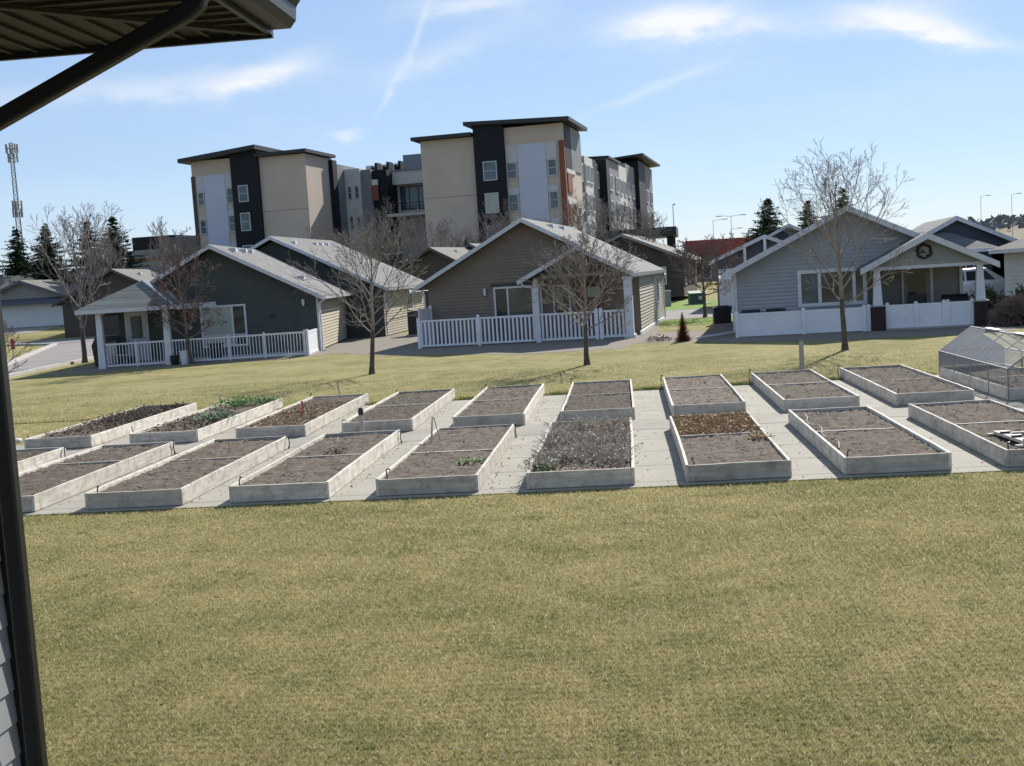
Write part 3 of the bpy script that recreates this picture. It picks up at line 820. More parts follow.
vents(r, M['whiteboard'], [(.55, 4.2, 4.36), (.5, 6.6, 4.38), (.5, 8.0, 4.38), (3.0, 6.0, 3.05)])
rake(h, -4.75, 1.97, -.0, 4.50, 2.36); rake(h, 0.0, 4.50, 4.42, 2.16, 2.355)
gutter(h, 4.40, 2.18, 2.4, 12.8, 1)
downspout(h, [(4.45, 2.5, 2.14), (4.16, 2.92, 1.98), (4.16, 2.92, .08), (4.3, 2.6, .05)])
# porch: hip roof on two white posts
pr = MB(); ex0, ex1, ey0 = -4.62, -.95, -.35
ap = (-2.55, 1.55, 3.3); bk = (-2.55, 3.2, 3.3)
zE = 2.30
pr.poly([(ex0, ey0, zE), (ex1, ey0, zE), ap]); pr.poly([(ex0, 3.2, zE), (ex0, ey0, zE), ap, bk]); pr.poly([(ex1, ey0, zE), (ex1, 3.2, zE), bk, ap])
pr.poly([(ex0, ey0, zE - .002), (ex0, 3.2, zE - .002), (ex1, 3.2, zE - .002), (ex1, ey0, zE - .002)])
pr.build('porch_roof', M['shingle_dark'], h)
for a, c in (((ex0, ey0), (ex1, ey0)), ((ex0, ey0), (ex0, 3.0)), ((ex1, ey0), (ex1, 3.0))):
    MB().bar((a[0], a[1] - .02, zE - .09), (c[0], c[1], zE - .09), .05, .16).build('fascia', M['whiteboard'], h)
MB().box(-.93, .1, 2.2, 2.3, 2.12, 2.29).build('beam', M['whiteboard'], h)
MB().bar((ex1 + .1, -.1, 2.16), (.1, 2.2, 2.16), .1, .12).build('beam', M['whiteboard'], h)
MB().tube([Vector(ap) + Vector((0, 0, .02)), (ex1, ey0, zE + .03)], .045, 5).build('hip_cap', M['whiteboard'], h)
for x in (-3.88, -1.33): MB().frustum(x, .05, 0, zE - .17, .27, .2).build('porch_post', M['white'], h)
MB().box(-4.05, 4.05, .1, 2.98, .0, .07).build('porch_floor', M['kerb'], h)
d = MB().box(-3.80, -2.86, 2.945, 2.975, .08, 2.12); d = d.build('door_frame', M['white'], h)
dd = MB().box(-3.72, -2.94, 2.925, 2.944, .1, 2.04).build('door', M['door_white'], h)
MB().box(-3.55, -3.1, 2.915, 2.924, 1.0, 1.9).build('pane', M['glass_blue'], dd)
MB().tube([(-3.0, 2.92, 1.0), (-3.0, 2.86, 1.0), (-3.06, 2.86, 1.0)], .015, 5).build('handle', M['greymetal'], dd)
window(h, -.72, 1.14, .42, 2.12, front_T(2.975), (.70,), .075, rails=(.28,), panes=[M['blind'], M['glass']])
lamp(h, 3.5, 2.02, 2.97)
MB().box(-.1, .1, 2.9, 2.975, 1.28, 1.36).build('wall_hook', M['black'], h, loc=(2.2, 0, .25))
railing('porch_railing', 'white balustrade of thin bars round the porch of the dark house', O1, A1,
        [(-3.72, 0, -1.47, 0), (-1.2, 0, 1.0, 0), (1.0, 0, 2.35, 0), (2.35, 0, 3.9, 0), (-3.9, .15, -3.9, 2.9)], [(-2.55, 0), (1.0, 0), (2.35, 0), (3.9, 0)], .06, .95, .028, .115, M['white'], .06, False)
panel_fence('privacy_fence', 'solid white vinyl panel at the right end of the dark house porch', O1, A1, [(4.0, .12, 4.0, 2.75)], [(4.0, .06)], .04, .94, M['vinyl'], .09)
def loc1(x, y, z=0):
    c, s = math.cos(A1), math.sin(A1); return (O1[0] + x * c - y * s, O1[1] + x * s + y * c, z)
def tub(name, label, cat, loc, r, hh, m, seed=0, plant=None, bulge=1.15):
    b = MB(); rings = [(r * .8, 0), (r * .98, hh * .5), (r * bulge * .9, hh * .92), (r * bulge, hh * .93), (r * bulge, hh), (r * bulge * .88, hh), (r * .85, hh * .8)]
    S = 14; n = len(b.v)
    for rr_, z in rings:
        for j in range(S): b.v.append((rr_ * math.cos(2 * PI * j / S), rr_ * math.sin(2 * PI * j / S), z))
    for i in range(len(rings) - 1):
        for j in range(S):
            a = i * S + j; c = i * S + (j + 1) % S; b.f.append((a, c, c + S, a + S))
    b.f.append(tuple(reversed(range(S)))); b.f.append(tuple((len(rings) - 1) * S + j for j in range(S)))
    o = b.build(name, m, loc=loc, smooth=False); return setp(o, label, cat)
tub('bucket', 'pale bucket standing by the railing of the dark house', 'bucket', loc1(-.62, -.35), .2, .52, M['white'])
tub('plant_pot', 'small dark pot left of the pale bucket at the dark house', 'plant pot', loc1(-1.05, -.3), .16, .36, M['black'])
tub('plant_pot', 'larger dark pot behind the railing to the right of the pale bucket', 'plant pot', loc1(.35, .6, .07), .27, .62, M['black'])
tub('plant_pot', 'low dark pot by the left porch post of the dark house', 'plant pot', loc1(-2.95, .5, .07), .16, .3, M['black'])
t = thing('garden_bench', 'small pale bench behind the left railing of the dark house porch', 'bench', loc1(-3.35, .8, .07), A1)
MB().box(-.42, .42, -.15, .15, .36, .41).build('seat', M['woodpost'], t)
for s in (-1, 1): MB().box(s * .34 - .03, s * .34 + .03, -.12, .12, 0, .358).build('leg', M['woodpost'], t)
t = thing('grill', 'dark covered grill standing at the left end of the dark house porch', 'grill', loc1(-4.3, 2.2, .0), A1)
MB().frustum(0, 0, .0, .85, 1.0, 1.15, .6, .66).build('cover', M['black'], t)
MB().frustum(0, 0, .852, 1.2, 1.15, .85, .66, .4).build('lid', M['black'], t)

# ------------------------------------------------------------------ house 4: behind house 1
h = thing('house', 'dark sided house with a long grey roof behind the dark green grey one', 'house', (-17.3, 58, 0), R_(-2))
poly = [(-5.4, 0), (5.55, 0), (5.55, 2.35), (.3, 5.02), (-5.4, 2.2)]
body(h, M['slate_wall'], poly, .02, 10)
clad(h, 'front_siding', M['h1_dark'], poly, front_T(0))
rf = MB(); roof_slab(rf, -5.95, 2.1, .3, 5.14, -.55, 10.5); roof_slab(rf, .3, 5.14, 5.95, 2.3, -.55, 10.5)
r = rf.build('roof', M['shingle'], h)
vents(r, M['whiteboard'], [(1.0, .9, 4.86), (1.0, 4.6, 4.86), (1.0, 5.6, 4.86), (1.0, 6.8, 4.86), (3.3, 5, 3.7), (4.6, 8.6, 3.0)])
rake(h, -5.95, 2.1, .3, 5.14, -.59); rake(h, .3, 5.14, 5.95, 2.3, -.595)
gutter(h, 5.92, 2.3, -.5, 10.5, 1)
clad(h, 'side_siding', M['tan'], [(0.05, .05), (10, .05), (10, 2.3), (0.05, 2.3)], right_T(5.55))
window(h, 5.4, 6.6, 1.1, 2.0, lambda a, z, o: (5.57 + o, a, z), (.5,), .06)
lamp(h, -.4, 4.2, -.03)
downspout(h, [(5.95, -.4, 2.26), (5.7, -.1, 2.1), (5.7, -.1, .1)])
# air conditioners
def aircon(label, loc, rz, s=(.8, .75, .85)):
    t = thing('air_conditioner', label, 'air conditioner', loc, rz)
    b = MB().box(-s[0] / 2, s[0] / 2, -s[1] / 2, s[1] / 2, .06, s[2])
    for k in range(9):
        z = .12 + k * (s[2] - .2) / 9; b.box(-s[0] / 2 - .012, s[0] / 2 + .012, -s[1] / 2 - .012, s[1] / 2 + .012, z, z + .02)
    b.build('casing', M['black'], t)
    MB().tube([(0, 0, s[2]), (0, 0, s[2] + .04)], min(s[0], s[1]) * .42, 14).build('fan_grille', M['darkmetal'], t)
    MB().box(-s[0] * .6, s[0] * .6, -s[1] * .6, s[1] * .6, 0, .058).build('base_slab', M['kerb'], t)
aircon('black air conditioner beside the tan wall left of the taupe house', (-9.9, 57.2, .0), 0, (1.0, .9, 1.15))
aircon('black air conditioner at the left rear of the blue grey house', (3.95, 50.4, 0), 0, (.7, .7, .75))

# ------------------------------------------------------------------ house 2: taupe gable in the centre
A2 = R_(-6); O2 = (-4.06, 45.3, 0)
def loc2(x, y, z=0):
    c, s = math.cos(A2), math.sin(A2); return (O2[0] + x * c - y * s, O2[1] + x * s + y * c, z)
h = thing('house', 'taupe gabled house with a smaller porch gable and white picket fence, in the centre', 'house', O2, A2)
poly = [(-4.0, 0), (4.42, 0), (4.42, 2.36), (.05, 4.66), (-4.0, 2.44)]
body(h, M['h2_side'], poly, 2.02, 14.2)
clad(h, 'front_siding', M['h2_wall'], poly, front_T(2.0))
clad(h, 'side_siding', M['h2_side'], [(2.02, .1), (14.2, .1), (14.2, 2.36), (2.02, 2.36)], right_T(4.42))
rf = MB(); roof_slab(rf, -4.52, 2.2, .05, 4.70, 1.45, 14.6); roof_slab(rf, .05, 4.70, 4.56, 2.31, 1.45, 14.6)
r = rf.build('roof', M['shingle'], h)
vents(r, M['whiteboard'], [(.6, 5, 4.5), (.6, 8, 4.5)])
pf = MB(); zpk = 4.70 - (2.43 - .05) * .53
roof_slab(pf, 2.43, zpk, 4.56, 2.31, -.42, 1.448); roof_slab(pf, .12, 2.29, 2.43, zpk, -.42, 2.6)
pf.build('porch_roof', M['shingle'], h)
rake(h, -4.52, 2.2, .05, 4.70, 1.41); rake(h, .05, 4.70, 2.43, zpk, 1.405)
rake(h, .12, 2.29, 2.43, zpk, -.46); rake(h, 2.43, zpk, 4.56, 2.31, -.465)
gutter(h, 4.54, 2.32, -.4, 14.6, 1); gutter(h, -4.53, 2.22, 1.45, 14.6, -1)
downspout(h, [(-4.55, 1.6, 2.2), (-4.15, 1.92, 2.05), (-4.15, 1.92, .05)])
downspout(h, [(.2, -.35, 2.3), (.35, -.25, 2.14), (.62, -.05, 2.06), (.62, -.05, .1)])
downspout(h, [(4.62, 13.8, 2.2), (4.52, 13.9, 2.0), (4.52, 13.9, .1)])
downspout(h, [(4.5, 9.0, 2.2), (4.5, 9.0, .1)])
MB().box(.66, .84, -.09, .09, 0, 2.38).build('porch_post', M['white'], h)
b = MB().box(4.06, 4.36, -.15, .15, 0, 2.3); b.box(4.0, 4.42, -.2, .2, .0, .12); b.box(4.02, 4.4, -.19, .19, 2.18, 2.28); b.build('porch_post', M['white'], h)
MB().box(.8, 4.3, .05, 1.98, .0, .1).build('porch_floor', M['kerb'], h)
MB().box(4.43, 4.5, 1.4, 14.25, .0, .14).build('base_board', M['white'], h)
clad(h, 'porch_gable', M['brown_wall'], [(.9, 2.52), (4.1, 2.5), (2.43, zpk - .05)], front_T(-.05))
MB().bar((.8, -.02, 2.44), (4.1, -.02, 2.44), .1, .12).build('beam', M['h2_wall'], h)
window(h, -1.32, .62, .9, 2.16, front_T(1.98), (.29,), .075, panes=[M['glass'], M['glass_green']])
dd = MB().box(2.2, 3.15, 1.93, 1.975, .1, 2.1).build('door', M['door_red'], h)
MB().box(2.42, 2.93, 1.92, 1.928, 1.55, 1.95).build('pane', M['blind'], dd)
MB().tube([(3.05, 1.92, 1.0), (3.05, 1.86, 1.0), (2.98, 1.86, 1.0)], .016, 5).build('handle', M['greymetal'], dd)
window(h, 1.05, 1.75, .9, 2.1, front_T(1.98), (), .07)
lamp(h, -1.66, 1.98, 1.97); bxo('window_dark_strip', M['brown_wall'], h, -1.42, .62, 1.90, 1.96, 2.19, 2.29)  # second item: narrow dark box strip above the window
window(h, 10.2, 11.2, .9, 2.1, right_T(4.44), (), .06)
railing('picket_fence', 'white vinyl picket fence along the front of the taupe house', O2, A2,
        [(-3.9, 0, -1.56, 0), (-1.56, 0, .66, 0), (.84, 0, 3.0, 0), (3.12, 0, 4.05, 0)], [(-3.92, 0), (-1.56, 0), (2.98, -.0), (3.14, 0)], .05, 1.07, .075, .15, M['vinyl'], .12, True, 'fence')
panel_fence('privacy_fence', 'solid white vinyl panel closing the left end of the picket fence', O2, A2, [(-3.92, .1, -3.92, 1.9)], [(-3.92, 1.85)], .05, 1.5, M['vinyl'], .12)
for k, (x, lab) in enumerate([(-2.9, 'low'), (-.2, 'middle')]): pass
t = thing('patio_chair', 'dark patio chair half hidden behind the white picket fence', 'chair', loc2(-1.0, 1.0, .0), A2 + .3)
MB().box(-.26, .26, -.25, .25, .42, .46).build('seat', M['darkmetal'], t)
MB().prism([(-.26, .24, .47), (.26, .24, .47), (.24, .34, 1.0), (-.24, .34, 1.0)], (0, .03, 0)).build('backrest', M['darkmetal'], t)
for x in (-.23, .23):
    for y in (-.22, .22): MB().box(x - .02, x + .02, y - .02, y + .02, 0, .418).build('leg', M['darkmetal'], t)

# ------------------------------------------------------------------ house 3: blue grey gable on the right
A3 = R_(-7); O3 = (7.5, 40.8, 0)
def loc3(x, y, z=0):
    c, s = math.cos(A3), math.sin(A3); return (O3[0] + x * c - y * s, O3[1] + x * s + y * c, z)
h = thing('house', 'blue grey gabled house with a wreath on its porch gable, on the right', 'house', O3, A3)
poly = [(-3.84, 0), (3.9, 0), (3.9, 2.25), (0, 4.12), (-3.84, 2.25)]
body(h, M['h3_wall'], poly, 3.22, 13.5)
poly2 = [(-3.84, 0), (.62, 0), (.62, 3.85), (0, 4.12), (-3.84, 2.25)]
body(h, M['h3_wall'], poly2, 1.62, 3.2)
clad(h, 'front_siding', M['h3_wall'], [(-3.84, 0), (.62, 0), (.62, 2.0), (3.85, 2.3), (0, 4.12), (-3.84, 2.25)], front_T(1.6))
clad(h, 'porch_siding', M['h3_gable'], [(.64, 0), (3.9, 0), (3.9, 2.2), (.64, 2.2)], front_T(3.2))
rf = MB(); roof_slab(rf, -4.32, 2.05, 0, 4.15, 1.05, 14); roof_slab(rf, 0, 4.15, 4.32, 2.05, 1.05, 14)
r = rf.build('roof', M['shingle'], h)
vents(r, M['whiteboard'], [(-.5, 6, 4.0)])
pf = MB(); roof_slab(pf, .26, 1.99, 2.39, 3.03, -.38, 3.6); roof_slab(pf, 2.39, 3.03, 4.56, 1.96, -.38, 3.6)
pf.build('porch_roof', M['shingle'], h)
rake(h, -4.32, 2.05, 0, 4.15, 1.01, .2); rake(h, 0, 4.15, 4.32, 2.05, 1.005, .2)
rake(h, .26, 1.99, 2.39, 3.03, -.42, .2); rake(h, 2.39, 3.03, 4.56, 1.96, -.425, .2)
gutter(h, -4.3, 2.06, 1.1, 14, -1)
clad(h, 'porch_gable', M['h3_gable'], [(.5, 2.1), (4.3, 2.1), (2.39, 3.0)], front_T(-.06))
MB().box(.45, 4.35, -.1, .08, 1.98, 2.09).build('beam', M['whiteboard'], h)
for x, lab in ((.8, ''), (4.0, '')):
    MB().frustum(x, -.0, .84, 1.978, .30, .19).build('porch_post', M['white'], h)
    MB().frustum(x, -.0, 0, .80, .44, .42).build('brick_pier', M['brick'], h)
    MB().box(x - .24, x + .24, -.24, .24, .80, .838).build('pier_cap', M['kerb'], h)
MB().box(.64, 3.9, -.1, 3.18, 0, .06).build('porch_floor', M['kerb'], h)
window(h, -1.72, .58, .85, 2.12, front_T(1.58), (.32, .82), .12, panes=[M['glass_blue'], M['glass'], M['glass']])
# porch glazing and door
b = MB().box(1.88, 1.96, 3.12, 3.18, .06, 2.1); b.box(2.84, 2.94, 3.12, 3.18, .06, 2.1); b.box(1.96, 2.84, 3.12, 3.18, 2.0, 2.1); b.build('door_frame', M['white'], h)
dd = MB().box(1.97, 2.83, 3.13, 3.175, .08, 1.99).build('door', M['h3_gable'], h)
MB().box(2.1, 2.7, 3.118, 3.128, .35, 1.85).build('pane', M['glass'], dd)
MB().tube([(2.77, 3.12, .98), (2.77, 3.07, .98), (2.7, 3.07, .98)], .015, 5).build('handle', M['greymetal'], dd)
MB().box(3.82, 3.93, 3.1, 3.19, .06, 2.1).build('corner_board', M['white'], h)
bxo('corner_board', M['white'], h, -3.9, -3.8, 1.53, 1.58, .0, 2.2)
downspout(h, [(-4.34, 1.3, 2.0), (-3.95, 1.5, 1.85), (-3.95, 1.5, .12), (-5.2, .2, .05)])
for x in (-3.35, -2.5): MB().box(x - .32, x + .32, 1.5, 1.575, .62, .86).build('basement_window', M['black'], h)
panel_fence('privacy_fence', 'solid white vinyl fence before the main wall of the blue grey house', O3, A3, [(-3.8, 0, -1.6, 0), (-1.6, 0, .5, 0)], [(-3.8, 0), (-1.6, 0), (.36, 0), (.5, 0)], .03, .80, M['vinyl'])
panel_fence('privacy_fence', 'solid white vinyl fence between the two dark brick piers of the porch', O3, A3, [(1.1, 0, 2.0, 0), (2.0, 0, 2.9, 0), (3.0, 0, 3.76, 0)], [(1.1, 0), (2.0, 0), (2.87, 0), (2.99, 0), (3.74, 0)], .03, .82, M['vinyl'])
# wreath
b = MB(); rng = random.Random(6)
for k in range(90):
    a = rng.uniform(0, 6.28); 
    if .55 < (a % 6.28) < 1.0: continue
    q = Vector((math.cos(a) * .2, 0, math.sin(a) * .2)); dv = Vector((-math.sin(a), 0, math.cos(a))) * .07 + Vector((rng.gauss(0, .03), rng.gauss(-.01, .015), rng.gauss(0, .03)))
    b.tube([q - dv, q + Vector((math.cos(a), 0, math.sin(a))) * .02, q + dv], [.014, .018, .006], 4)
for k in range(14): b.tube([(-.03, 0, 0), (-.03 + rng.gauss(.0, .06), -.02, rng.gauss(0, .06))], [.015, .008], 4)
b.tube([(0, .0, .2), (0, .03, .26)], .01, 4)
o = b.build('wreath', M['wreath'], loc=loc3(2.3, -.13, 2.52), rot=(0, 0, A3)); setp(o, 'round dark twig wreath hung on the porch gable of the blue grey house', 'wreath')
t = thing('grill', 'black covered grill on the porch behind the white fence, right side', 'grill', loc3(3.35, 1.0, .06), A3)
MB().frustum(0, 0, 0, .72, .75, .8, .5, .5).build('cover', M['black'], t)
b = MB(); b.tube([(-.4, 0, .72), (.4, 0, .72)], .26, 12); b.build('lid', M['black'], t)
t = thing('patio_chair', 'dark patio chair on the porch before the door of the blue grey house', 'chair', loc3(2.2, 1.5, .06), A3)
MB().box(-.28, .28, -.25, .25, .42, .47).build('seat', M['black'], t); MB().box(-.28, .28, .22, .26, .475, 1.0).build('backrest', M['black'], t)
for x in (-.25, .25):
    for y in (-.22, .22): MB().box(x - .02, x + .02, y - .02, y + .02, 0, .418).build('leg', M['black'], t)

# ------------------------------------------------------------------ houses farther back
def simple_house(label, loc, rz, poly, ridge, eL, eR, depth, wallm, roofm, over=.45, rakem=None, th=.1, vent=(), sidem=None, fr=None):
    h = thing('house', label, 'house', loc, rz)
    body(h, sidem or wallm, poly, .02, depth)
    clad(h, 'front_siding', wallm, poly, front_T(0), .16)
    rf = MB(); roof_slab(rf, eL[0], eL[1], ridge[0], ridge[1], -over, depth + over, th); roof_slab(rf, ridge[0], ridge[1], eR[0], eR[1], -over, depth + over, th)
    r = rf.build('roof', roofm, h); vents(r, M['whiteboard'], vent)
    rake(h, eL[0], eL[1], ridge[0], ridge[1], -over - .04, .2, m=rakem); rake(h, ridge[0], ridge[1], eR[0], eR[1], -over - .045, .2, m=rakem)
    return h
# brown house right behind the taupe one
h = simple_house('dark brown house with a pale roof behind the right side of the taupe house', (0, 88, .3), R_(-8), [(-4.3, 0), (4.3, 0), (4.3, 2.75), (0, 4.6), (-4.3, 2.75)], (0, 4.68), (-4.9, 2.55), (4.9, 2.55), 12, M['brown_wall'], M['shingle_tan'], rakem=M['grey_wall'])
window(h, 2.2, 3.1, .9, 2.2, front_T(-.02), (.5,), .09)
window(h, 1.0, 2.0, .8, 2.5, right_T(4.32), (.5,), .1); window(h, 4.0, 5.2, .9, 2.2, right_T(4.32), (.5,), .1)
# two dark little gables between house 1/4 and house 2
h = simple_house('small dark gable roofed house seen between the grey roof and the taupe house', (-13.2, 81, 0), R_(-12), [(-3.4, 0), (3.4, 0), (3.4, 3.0), (0.4, 4.62), (-3.4, 2.6)], (.4, 4.72), (-3.8, 2.5), (3.8, 2.9), 9, M['brown_wall'], M['shingle_tan'], rakem=M['brown_wall'], vent=[(1.0, 3, 4.5), (1.0, 6, 4.5)])
h = simple_house('dark roof peak just left of the taupe ridge', (-11.2, 88, 0), R_(-12), [(-3.0, 0), (3.4, 0), (3.4, 3.2), (0.2, 4.9), (-3.0, 3.3)], (.2, 5.0), (-3.5, 3.1), (3.8, 3.1), 9, M['slate_wall'], M['shingle_tan'], rakem=M['slate_wall'])
# garage house far left, with a cross gable
h = thing('house', 'long grey roofed house with a garage door far left across the street', 'house', (-50, 99, .72), R_(0))
MB().box(-11, 14, 4, 13, 0, 2.35).build('wall', M['grey_wall'], h)
b = MB(); b.prism([(-12, 3.2, 2.3), (-12, 8.5, 4.75), (-12, 13.8, 2.3), (-12, 13.8, 2.2), (-12, 3.2, 2.2)], (27, 0, 0))
r = b.build('roof', M['shingle_tan'], h); vents(r, M['whiteboard'], [(-1.4, 7.3, 4.2), (-.2, 5.8, 3.6), (5, 8.0, 4.5), (9, 7.8, 4.5), (12.5, 8.0, 4.5)])
poly = [(-5.6, 0), (3.0, 0), (3.0, 2.35), (-1.3, 3.95), (-5.6, 2.35)]
body(h, M['grey_wall'], poly, .02, 7); clad(h, 'front_siding', M['grey_wall'], poly, front_T(0), .16)
rf = MB(); roof_slab(rf, -6.1, 2.2, -1.3, 4.0, -.5, 7.5); roof_slab(rf, -1.3, 4.0, 3.5, 2.2, -.5, 7.5); rf.build('gable_roof', M['shingle_tan'], h)
rake(h, -6.1, 2.2, -1.3, 4.0, -.54, .25, m=M['slate_wall']); rake(h, -1.3, 4.0, 3.5, 2.2, -.545, .25, m=M['slate_wall'])
rf = MB(); rf.prism([(-6.1, -1.0, 2.05), (-6.1, .0, 2.5), (-6.1, .0, 2.3), (-6.1, -1.0, 1.95)], (9.6, 0, 0)); rf.build('awning', M['slate_wall'], h)
d = MB().box(-5.2, 2.2, -.07, -.03, .05, 2.0)
for k in range(4): d.box(-5.18, 2.18, -.085, -.068, .08 + k * .48, .08 + k * .48 + .44)
d.build('garage_door', M['white'], h)
window(h, 5, 7, .9, 1.9, front_T(3.98), (.5,), .08)
# dark gable left, between garage house and house 1
h = simple_house('dark brown gable behind the porch roof of the dark house', (-37.5, 86, 0), R_(5), [(-4, 0), (4, 0), (4, 2.6), (0, 4.7), (-4, 2.6)], (0, 4.82), (-4.6, 2.45), (4.6, 2.45), 8, M['brown_wall'], M['shingle_tan'], rakem=M['brown_wall'], vent=[(1, 3, 4.5)])
# behind house 3, left: open timber gable and another behind
h = simple_house('dark gabled house with white open gable timbers behind the blue grey roof', (7.7, 66, .1), R_(-8), [(-2.7, 0), (2.6, 0), (2.6, 2.55), (-.05, 3.6), (-2.7, 2.55)], (-.05, 3.72), (-3.1, 2.45), (3.0, 2.45), 9, M['slate_wall'], M['shingle'], over=.5)
MB().box(-.12, .02, -.56, -.46, 2.9, 3.7).build('gable_timber', M['white'], h); MB().box(-1.2, -1.06, -.56, -.46, 2.3, 3.25).build('gable_timber', M['white'], h)
b = MB(); b.box(-2.6, -.2, -.09, -.05, .1, 2.1); b.build('garage_door', M['white'], h)
h = simple_house('slate gable peak behind the open timber gable', (10.3, 76, .25), R_(-8), [(-3.0, 0), (3.0, 0), (3.0, 2.8), (0, 4.2), (-3.0, 2.8)], (0, 4.32), (-3.4, 2.7), (3.4, 2.7), 9, M['slate_wall'], M['shingle'])
# behind house 3, right
h = simple_house('grey gabled house with a hipped front roof behind the right porch', (15.75, 59, 0), R_(-6), [(-2.6, 0), (2.3, 0), (2.3, 2.7), (0, 3.86), (-2.6, 2.6)], (0, 3.95), (-2.9, 2.5), (2.75, 2.62), 10, M['slate_wall'], M['shingle'])
b = MB(); b.poly([(-4.0, -2.6, 2.45), (1.5, -2.6, 2.45), (-.6, -.1, 3.4), (-2.2, -.1, 3.4)]); b.poly([(1.5, -2.6, 2.45), (1.5, -.1, 2.45), (-.6, -.1, 3.4)]); b.poly([(-4.0, -2.6, 2.45), (-2.2, -.1, 3.4), (-4.0, -.1, 2.45)])
b.poly([(-4.0, -2.6, 2.44), (-4.0, -.1, 2.44), (1.5, -.1, 2.44), (1.5, -2.6, 2.44)])
b.build('front_roof', M['shingle'], h)
MB().bar((-4.0, -2.62, 2.38), (1.5, -2.62, 2.38), .05, .15).build('fascia', M['white'], h)
MB().box(-3.7, 1.2, -2.2, -.1, 0, 2.36).build('front_wall', M['slate_wall'], h)
window(h, .0, .8, 1.35, 2.15, front_T(-2.22), (.5,), .07)
# white house at the right edge
h = thing('house', 'cream white house with a grey hip roof cut off by the right edge', 'house', (19.85, 49.67, 0), R_(-17))
MB().box(-4.55, 6, 0, 9, 0, 2.4).build('wall', M['cream'], h)
clad(h, 'front_siding', M['cream'], [(-4.55, 0), (6, 0), (6, 2.4), (-4.55, 2.4)], front_T(-.0), .16)
b = MB(); z0, z1 = 2.38, 3.9
q = [(-5.1, -.6, z0), (6.6, -.6, z0), (6.6, 9.6, z0), (-5.1, 9.6, z0)]; k0, k1 = (-.2, 4.5, z1), (1.7, 4.5, z1)
b.poly([q[0], q[1], k1, k0]); b.poly([q[1], q[2], k1]); b.poly([q[2], q[3], k0, k1]); b.poly([q[3], q[0], k0]); b.poly([p[:2] + (z0 - .004,) for p in reversed(q)])
b.build('roof', M['shingle_tan'], h)
for a, c in ((q[0], q[1]), (q[3], q[0])): MB().bar((a[0], a[1], z0 - .08), (c[0], c[1], z0 - .08), .05, .15).build('fascia', M['whiteboard'], h)
window(h, -3.2, -1.6, .8, 2.0, front_T(-.02), (.5,), .08)
# ------------------------------------------------------------------ trees
def grow(b, p, d, L, r, lvl, maxl, rng, rmin, up, ratio, nch, ang, wob=.06):
    n = max(3, int(L / .2)) if lvl < 2 else 3
    n = min(n, 7)
    pts = [p.copy()]; rads = [r]; step = L / n; dirs = [d.copy()]
    for i in range(n):
        d = (d + Vector((rng.gauss(0, wob), rng.gauss(0, wob), rng.gauss(0, wob * .6) + up))).normalized()
        pts.append(pts[-1] + d * step); dirs.append(d.copy()); rads.append(max(rmin, r * (1 - .75 * (i + 1) / n)))
    b.tube(pts, rads, 5 if lvl == 0 else (4 if lvl == 1 else 3), cap=False)
    if lvl >= maxl: return
    k = nch[lvl] if lvl < len(nch) else nch[-1]
    for j in range(k):
        t = .22 + .74 * (j + rng.random() * .7) / k
        f = t * n; i = min(int(f), n - 1); q = pts[i].lerp(pts[i + 1], f - i); dd = dirs[i + 1]
        ax = dd.orthogonal().normalized(); ax = Matrix.Rotation(j * 2.4 + rng.random() * 1.5, 3, dd) @ ax
        cd = (dd * math.cos(ang) + ax * math.sin(ang)).normalized()
        cd = Matrix.Rotation(rng.gauss(0, .2), 3, ax) @ cd
        cl = L * ratio * (1 - .55 * t) * rng.uniform(.7, 1.25)
        grow(b, q, cd, cl, max(rmin, rads[i] * .6), lvl + 1, maxl, rng, rmin, up * .9, ratio, nch, ang, wob)

